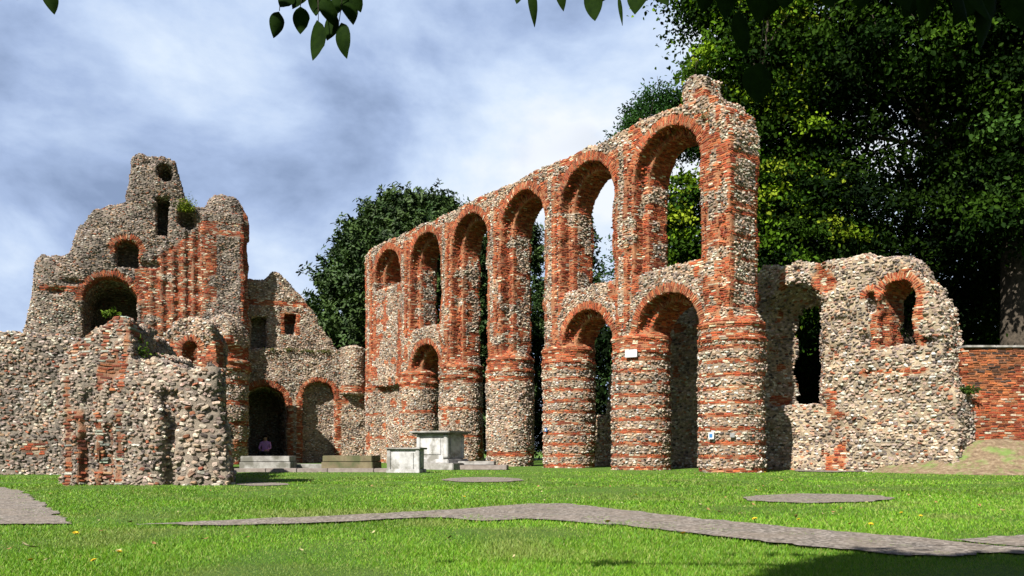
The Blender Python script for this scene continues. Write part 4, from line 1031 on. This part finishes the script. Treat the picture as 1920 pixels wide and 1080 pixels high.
d = 29; x2 = at(1395, d)
broadleaf('broadleaf_tree', 'sunlit yellow-green tree right behind the top of the nearest pier', x2, d, 20, 9,
          [((0, 0, 15.2), (2.3, 2.6, 3.6)), ((-.6, 0, 18.5), (2.4, 2.4, 2.6)), ((1.0, 0, 11.5), (2.2, 2.2, 3.0)), ((1.5, 0, 7.5), (2.6, 2.2, 3.5)), ((-1.6, .5, 8.6), (1.5, 1.6, 2.3))], 80000, .155, YG+DK, 23, .35, .65, .36)
d = 37; x3 = at(1235, d)
broadleaf('feathery_tree', 'small feathery green tree seen above the arcade top, left of the tall tree', x3, d, 17, 9,
          [((0, 0, 15.8), (1.7, 1.6, 1.5)), ((-.9, 0, 14.8), (1.0, 1.2, 1.0)), ((1.5, 0, 15.6), (1.2, 1.3, 1.5)), ((.3, 0, 9), (2.2, 2, 3.4)), ((.6, 0, 5), (2.6, 2, 3))], 60000, .17, [(.035, .095, .022), (.05, .12, .03), (.025, .07, .018)], 24, .22, .4, .38)
# yews
def yew(label, px, d, topy, wpx, n, seed, name='yew_tree', cone=1.0):
    rng = np.random.default_rng(seed); Hh = ZP(topy, d); Rw = wpx/FPX*d/2; t = thing(name, label, 'tree', (at(px, d), d, 0))
    m = MB(); m.tube([(0, 0, -.1), (0, 0, Hh*.3), (.1, 0, Hh*.75)], [.6, .45, .12], 10); m.build('trunk', M_BARK, t, True)
    nc = n//46; dirs = unit(nc, rng); dirs[:, 2] = np.abs(dirs[:, 2])*1.0
    zc = Hh*.34; a = np.arctan2(dirs[:, 1], dirs[:, 0]); u = rng.uniform(0, 1, nc); z = .4+(Hh-.6)*u
    f = np.clip(1-np.clip((z-zc)/(Hh-zc), 0, 1)**(2.0*cone), 0.0, 1)**(.55 if cone >= 1 else .8)
    f *= 1+.10*vn(np.cos(a)*2, np.sin(a)*2, z*.4, 1.2, seed); r = Rw*f*np.sqrt(rng.uniform(.25, 1.0, nc))
    cen = np.stack([np.cos(a)*r, np.sin(a)*r*.8, z], 1); out_ = np.stack([np.cos(a), np.sin(a), np.full(nc, .9)], 1); out_ /= np.linalg.norm(out_, axis=1, keepdims=True)
    out_ += rng.normal(0, .25, out_.shape); k = 46; idx = np.repeat(np.arange(nc), k); tt = rng.uniform(0, 1, len(idx)); sl = rng.uniform(.5, 1.15, nc)*(1+(rng.random(nc) < .03)*.9)
    P = cen[idx]+out_[idx]*(tt*sl[idx])[:, None]+rng.normal(0, .17, (len(idx), 3))*(1.15-tt)[:, None]
    C = pickcols([(.03, .068, .014), (.045, .09, .018), (.06, .11, .022)], nc, rng, .3)[idx]*rng.uniform(.7, 1.3, (len(idx), 1))
    leafcloud('crown', P, out_[idx]*1.6, rng.uniform(.16, .36, len(P)), C, rng, M_YEW, t, .42, .2, .1)
yew('broad dark yew tree rising behind the end wall and the far end of the arcade', 778, 47, 384, 405, 190000, 31)
yew('dark conifer seen through the middle arches of the arcade', 1075, 50, 402, 150, 26000, 32, 'conifer', .55)
yew('dark conifer seen low through the arches left of the middle of the arcade', 985, 52, 412, 110, 16000, 33, 'conifer', .55)
# understorey behind the right walls and behind the arcade
US = [(.006, .013, .004), (.009, .02, .005), (.015, .03, .006)]
for i, (px, d, h, w) in enumerate(((1300, 40, 9, 3.5), (1440, 38, 8, 3.2), (1560, 41, 8.5, 4.0), (1690, 40, 9, 4), (1810, 38, 9.5, 4), (1940, 36, 10, 4.2), (2080, 36, 10, 4.5), (1180, 44, 8.5, 3))):
    lab = ['dark shrubby tree seen through the tallest arch', 'dark shrubby tree just right of the nearest pier, behind the left window', 'dark shrubby tree behind the middle of the rubble wall', 'dark shrubby tree behind the right window of the rubble wall', 'dark shrubby tree above the junction of rubble wall and brick wall', 'dark shrubby tree behind the brick wall at the right edge', 'dark shrubby tree beyond the right edge of the brick wall', 'dark shrubby tree seen between the second and third piers'][i]
    broadleaf('shrubby_tree', lab, at(px, d), d, h, 2.2, [((0, 0, h*.55), (w, 2.5, h*.48))], 13000 if px > 1250 else 8000, .26, US, 50+i, .2, .6, .6, None, .5, 2)

# brick house far behind, glimpsed through the left window of the rubble wall
M_HB = noisy_mat('house brick', (.20, .055, .035), (.30, .09, .05), 18, .9, .3, .01); M_GL = noisy_mat('window glass', (.02, .03, .04), (.04, .05, .07), 2, .1, 0, .001)
M_ROOF = noisy_mat('roof tile', (.12, .05, .04), (.2, .09, .06), 10, .9, .5, .02)
hx, hy = at(1492, 37), 37
hs = thing('brick_house', 'dark red brick house with white sash windows, glimpsed through the left ruin window', 'house', (hx-1.2, hy+3, 0))
# (front face 3 m ahead of its centre)
m = MB(); m.box((0, 0, 2.9), (5.4, 5, 5.9)); m.build('wall', M_HB, hs)
m = MB()
bmv = [m.bm.verts.new(q) for q in ((-2.9, -2.7, 5.8), (2.9, -2.7, 5.8), (2.9, 2.7, 5.8), (-2.9, 2.7, 5.8), (-2.9, 0, 7.6), (2.9, 0, 7.6))]
for f in ((0, 1, 5, 4), (2, 3, 4, 5), (1, 2, 5), (3, 0, 4), (0, 3, 2, 1)): m.bm.faces.new([bmv[i] for i in f])
m.build('roof', M_ROOF, hs)
for wx in (-1.6, 0.1, 1.25):
    for wz in (1.6, 4.3):
        m = MB()
        for c, dd in (((wx, -2.53, wz+.62), (.86, .08, .07)), ((wx, -2.53, wz-.62), (.94, .12, .08)), ((wx-.4, -2.53, wz), (.07, .08, 1.18)), ((wx+.4, -2.53, wz), (.07, .08, 1.18)), ((wx, -2.53, wz), (.72, .06, .05)), ((wx, -2.535, wz+.29), (.03, .05, .5)), ((wx, -2.535, wz-.29), (.03, .05, .5))): m.box(c, dd)
        w_ = m.build('window', M_WHITE, hs); m = MB(); m.box((wx, -2.51, wz), (.74, .03, 1.18)); m.build('pane', M_GL, w_)

# ================================================================== PLANTS ON THE MASONRY
def tuft(label, p, r, n, size, cols, seed, name='wall_plant', flat=.6):
    rng = np.random.default_rng(seed); t = thing(name, label, 'plant', p)
    P = rng.normal(0, .45, (n, 3))*np.array([r, r*.6, r*flat]); P[:, 2] = np.abs(P[:, 2]); Dn = unit(n, rng)
    leafcloud('foliage', P, Dn, rng.uniform(.6, 1.3, n)*size, pickcols(cols, n, rng), rng, M_LEAF, t, .5)
    m = MB()
    for k in range(6): q = P[rng.integers(0, n)]; m.tube([(0, 0, -.05), tuple(q*.5+np.array([0, 0, .02])), tuple(q)], [.008, .006, .003], 5)
    m.build('stem', M_BARK, t)
GR = [(.09, .17, .02), (.14, .22, .03), (.06, .12, .015)]
def pt(fr, px, py, t): s_, z_ = fr.inv(px, py, t); w = fr.w(np.array([[s_, t, z_]]))[0]; return tuple(w)
tuft('small leafy plant on top of the highest lump of the left ruin stub', pt(FL, 207, 590, -.3), .13, 160, .07, GR[1:], 71)
tuft('bright green leafy plant growing in the hollow of the left ruin stub', pt(FL, 245, 668, -.05), .34, 420, .06, GR, 72)
tuft('upper bright green sprig against the dark archway', pt(FL, 248, 640, -.15), .16, 160, .06, GR, 73)
tuft('mossy green growth down the right shoulder of the gable top', pt(FW, 349, 396, TOWT+.05), .42, 1100, .08, [(.16, .22, .02), (.24, .30, .03), (.10, .15, .02)], 74, flat=1.3)
tuft('small grassy plant at the foot of the slope where rubble wall meets brick wall', pt(FR, 1812, 735, .45), .25, 200, .09, [(.04, .08, .015), (.07, .12, .02)], 75)
for i, (px, py) in enumerate(((505, 655), (540, 655), (575, 657), (606, 658), (640, 660))):
    tuft(['olive grass tuft on the ledge above the doorway, leftmost of the ledge', 'olive grass tuft on the ledge below the small window', 'olive grass tuft on the ledge above the left of the blind arch', 'olive grass tuft on the ledge above the right of the blind arch', 'olive grass tuft on the ledge next to the round buttress'][i], pt(FW, px, py+3, .0-.12), .45, 330, .09, [(.12, .13, .04), (.18, .17, .06), (.09, .11, .03)], 80+i, 'grass_tuft', .25)
tuft('dry straw-coloured tuft of grass high on the shoulder of the nearest pier', pt(FA, 1335, 225, .62), .30, 330, .10, [(.38, .28, .16), (.30, .22, .13)], 90, 'grass_tuft', .9)

# ================================================================== OVERHANGING TREE above the camera
ot = thing('overhanging_tree', 'near tree above the viewer whose dark pointed leaves hang into the top of the picture', 'tree', (2.6, -3.2, 0))
m = MB(); m.tube([(0, 0, -.1), (.05, .1, 2.2), (0, .3, 5.2)], [.32, .25, .18], 12); m.build('trunk', M_BARK, ot, True)
OX, OY = 2.6, -3.2
leaf_mats = [noisy_mat('hanging leaf', (.007, .020, .002), (.014, .034, .003), 45, .8, .5, .003)]  # darker than the true leaf colour, standing in for the canopy's shade
leaf_mats[0].node_tree.nodes['Principled BSDF'].inputs['Specular IOR Level'].default_value = .03
m = MB()
def W2(x, y, z): return (x-OX, y-OY, z)
def near(px, py, d): return (at(px, d), d, ZP(py, d))
boughs = [[(2.6, -2.9, 5.2), (1.6, -.5, 4.2), (.2, 1.6, 2.7), (-.55, 2.4, 2.25)], [(2.6, -2.9, 5.2), (2.5, 0, 4.4), (2.3, 2.0, 2.95), (1.2, 2.6, 2.45), (.3, 2.7, 2.33)], [(.2, 1.6, 2.7), (-1.0, 2.0, 2.35), (-1.6, 2.3, 2.12)], [(2.5, 0, 4.4), (2.6, 2.4, 2.9), (2.0, 3.2, 2.78), (1.1, 3.3, 2.7)]]
for b in boughs: n_ = len(b); m.tube([W2(*q) for q in b], [.026*(1-i/(n_-1))**1.3+.002 for i in range(n_)], 6)
leaves = []   # px base, py base, length px, width px, distance, tilt
HL = [(597, 40, 78, 38, 2.4, 4), (636, 40, 68, 34, 2.4, -8), (524, 20, 52, 28, 2.4, 12), (563, 12, 48, 34, 2.4, 5), (625, 25, 55, 30, 2.45, 10), (610, -8, 52, 36, 2.4, -20), (650, -10, 58, 34, 2.4, -12), (545, -18, 42, 32, 2.4, 25), (585, -20, 48, 34, 2.45, -5), (660, -22, 44, 28, 2.4, -25), (570, -30, 50, 34, 2.4, 30), (640, -35, 60, 36, 2.4, 5),
      (55, -30, 38, 34, 2.4, 40), (88, -30, 58, 28, 2.4, -14), (70, -40, 45, 30, 2.4, 15),
      (976, -30, 42, 20, 2.6, 8), (996, -28, 75, 18, 2.6, -6), (1048, -30, 50, 20, 2.6, -10), (1108, -30, 78, 36, 2.6, -8), (1125, -34, 42, 30, 2.6, 20), (1160, -10, 62, 8, 2.6, -6), (1200, -42, 76, 44, 2.6, 5), (1225, -45, 66, 30, 2.6, -25), (1150, -45, 54, 30, 2.6, 25),
      (1425, 118, 76, 62, 2.2, 2), (1385, 20, 84, 40, 2.2, -14), (1330, -40, 60, 40, 2.2, 6), (1372, -40, 80, 44, 2.2, 12), (1420, -50, 90, 46, 2.2, -5), (1480, -50, 70, 46, 2.2, 10), (1540, -50, 70, 46, 2.2, -16), (1620, -50, 68, 46, 2.2, 5), (1690, -50, 74, 42, 2.2, -10), (1760, -50, 95, 54, 2.2, 14), (1820, -40, 100, 56, 2.1, -8), (1870, -50, 140, 62, 2.1, 6), (1900, -40, 100, 60, 2.1, -18), (1460, -30, 70, 44, 2.3, 30), (1580, -45, 70, 50, 2.3, 35), (1660, -45, 66, 50, 2.3, -30), (1730, -50, 84, 50, 2.3, 22), (1790, -60, 110, 58, 2.2, -22), (1850, -60, 110, 60, 2.3, 24)]
bmL = bmesh.new()
from mathutils import Matrix
for i, (px, py, L, Wd, d, tilt) in enumerate(HL):
    b = Vector(near(px, py, d)); l = L/FPX*d; w = Wd/FPX*d
    me = leaf_mesh('tmp', l, w, leaf_mats[0], random.uniform(-.5, .5), i, False, 11)
    M_ = Matrix.Translation(b-Vector((OX, OY, 0))) @ Matrix.Rotation(R(tilt), 4, 'Y') @ Matrix.Rotation(R(random.uniform(-35, 35)), 4, 'Z') @ Matrix.Rotation(R(-90+random.uniform(-14, 14)), 4, 'X')
    me.transform(M_); bmL.from_mesh(me); bpy.data.meshes.remove(me)
    # petiole up to a bough
    up = Vector(near(px+random.uniform(-10, 10), min(py-30, -40), d+random.uniform(-.05, .1)))
    m.tube([b-Vector((OX, OY, 0)), (b+up)/2-Vector((OX, OY, 0))+Vector((.005, 0, 0)), up-Vector((OX, OY, 0))], [.0012, .0014, .002], 5)
me = bpy.data.meshes.new('hanging_leaves'); bmL.to_mesh(me); bmL.free(); me.materials.append(leaf_mats[0]); link('hanging_leaves', me, ot)
for q in range(3):
    pass
m.tube([W2(*near(480, -45, 2.4)), W2(*near(600, -48, 2.4)), W2(*near(700, -60, 2.4)), W2(.2, 1.6, 2.7)], [.0012, .0015, .002, .008], 5)
m.tube([W2(*near(940, -45, 2.6)), W2(*near(1100, -48, 2.6)), W2(*near(1260, -60, 2.6)), W2(1.2, 2.6, 2.45)], [.0012, .0015, .002, .007], 5)
m.tube([W2(*near(1300, -45, 2.2)), W2(*near(1600, -60, 2.25)), W2(*near(1950, -70, 2.2)), W2(2.3, 2.0, 2.95)], [.0015, .002, .003, .01], 5)
m.build('branch', M_BARK, ot, True)
# crown whose edge shades the near right lawn
rng = np.random.default_rng(91); H0 = 5.2
back = np.array([-math.sin(SUN_AZ), -math.cos(SUN_AZ)])*H0/math.tan(SUN_EL)
n = 60000; q = np.stack([rng.uniform(.9, 6.5, n), rng.uniform(1.2, 4.7, n)], 1)
pxs = 960+FPX*q[:, 0]/q[:, 1]; bnd = np.interp(pxs, [1380, 1440, 1500, 1560, 1620, 1700, 1780, 1860, 1940, 2200], [1100, 1076, 1060, 1046, 1036, 1046, 1049, 1043, 1040, 1046])
q = q[(HZ+FPX*EYE/q[:, 1] > bnd+rng.normal(0, 4, n)) & (pxs > 1395)]
P = np.concatenate([q+back, rng.uniform(H0-.25, H0+.25, (len(q), 1))], 1); Dn = unit(len(P), rng)
P[:, :2] += -back/H0*(H0-P[:, 2:3])*1.0; P = P-np.array([OX, OY, 0])
leafcloud('crown', P, Dn, rng.uniform(.08, .12, len(P)), pickcols(DK, len(P), rng), rng, M_LEAF, ot, .6, .8)
print('done')
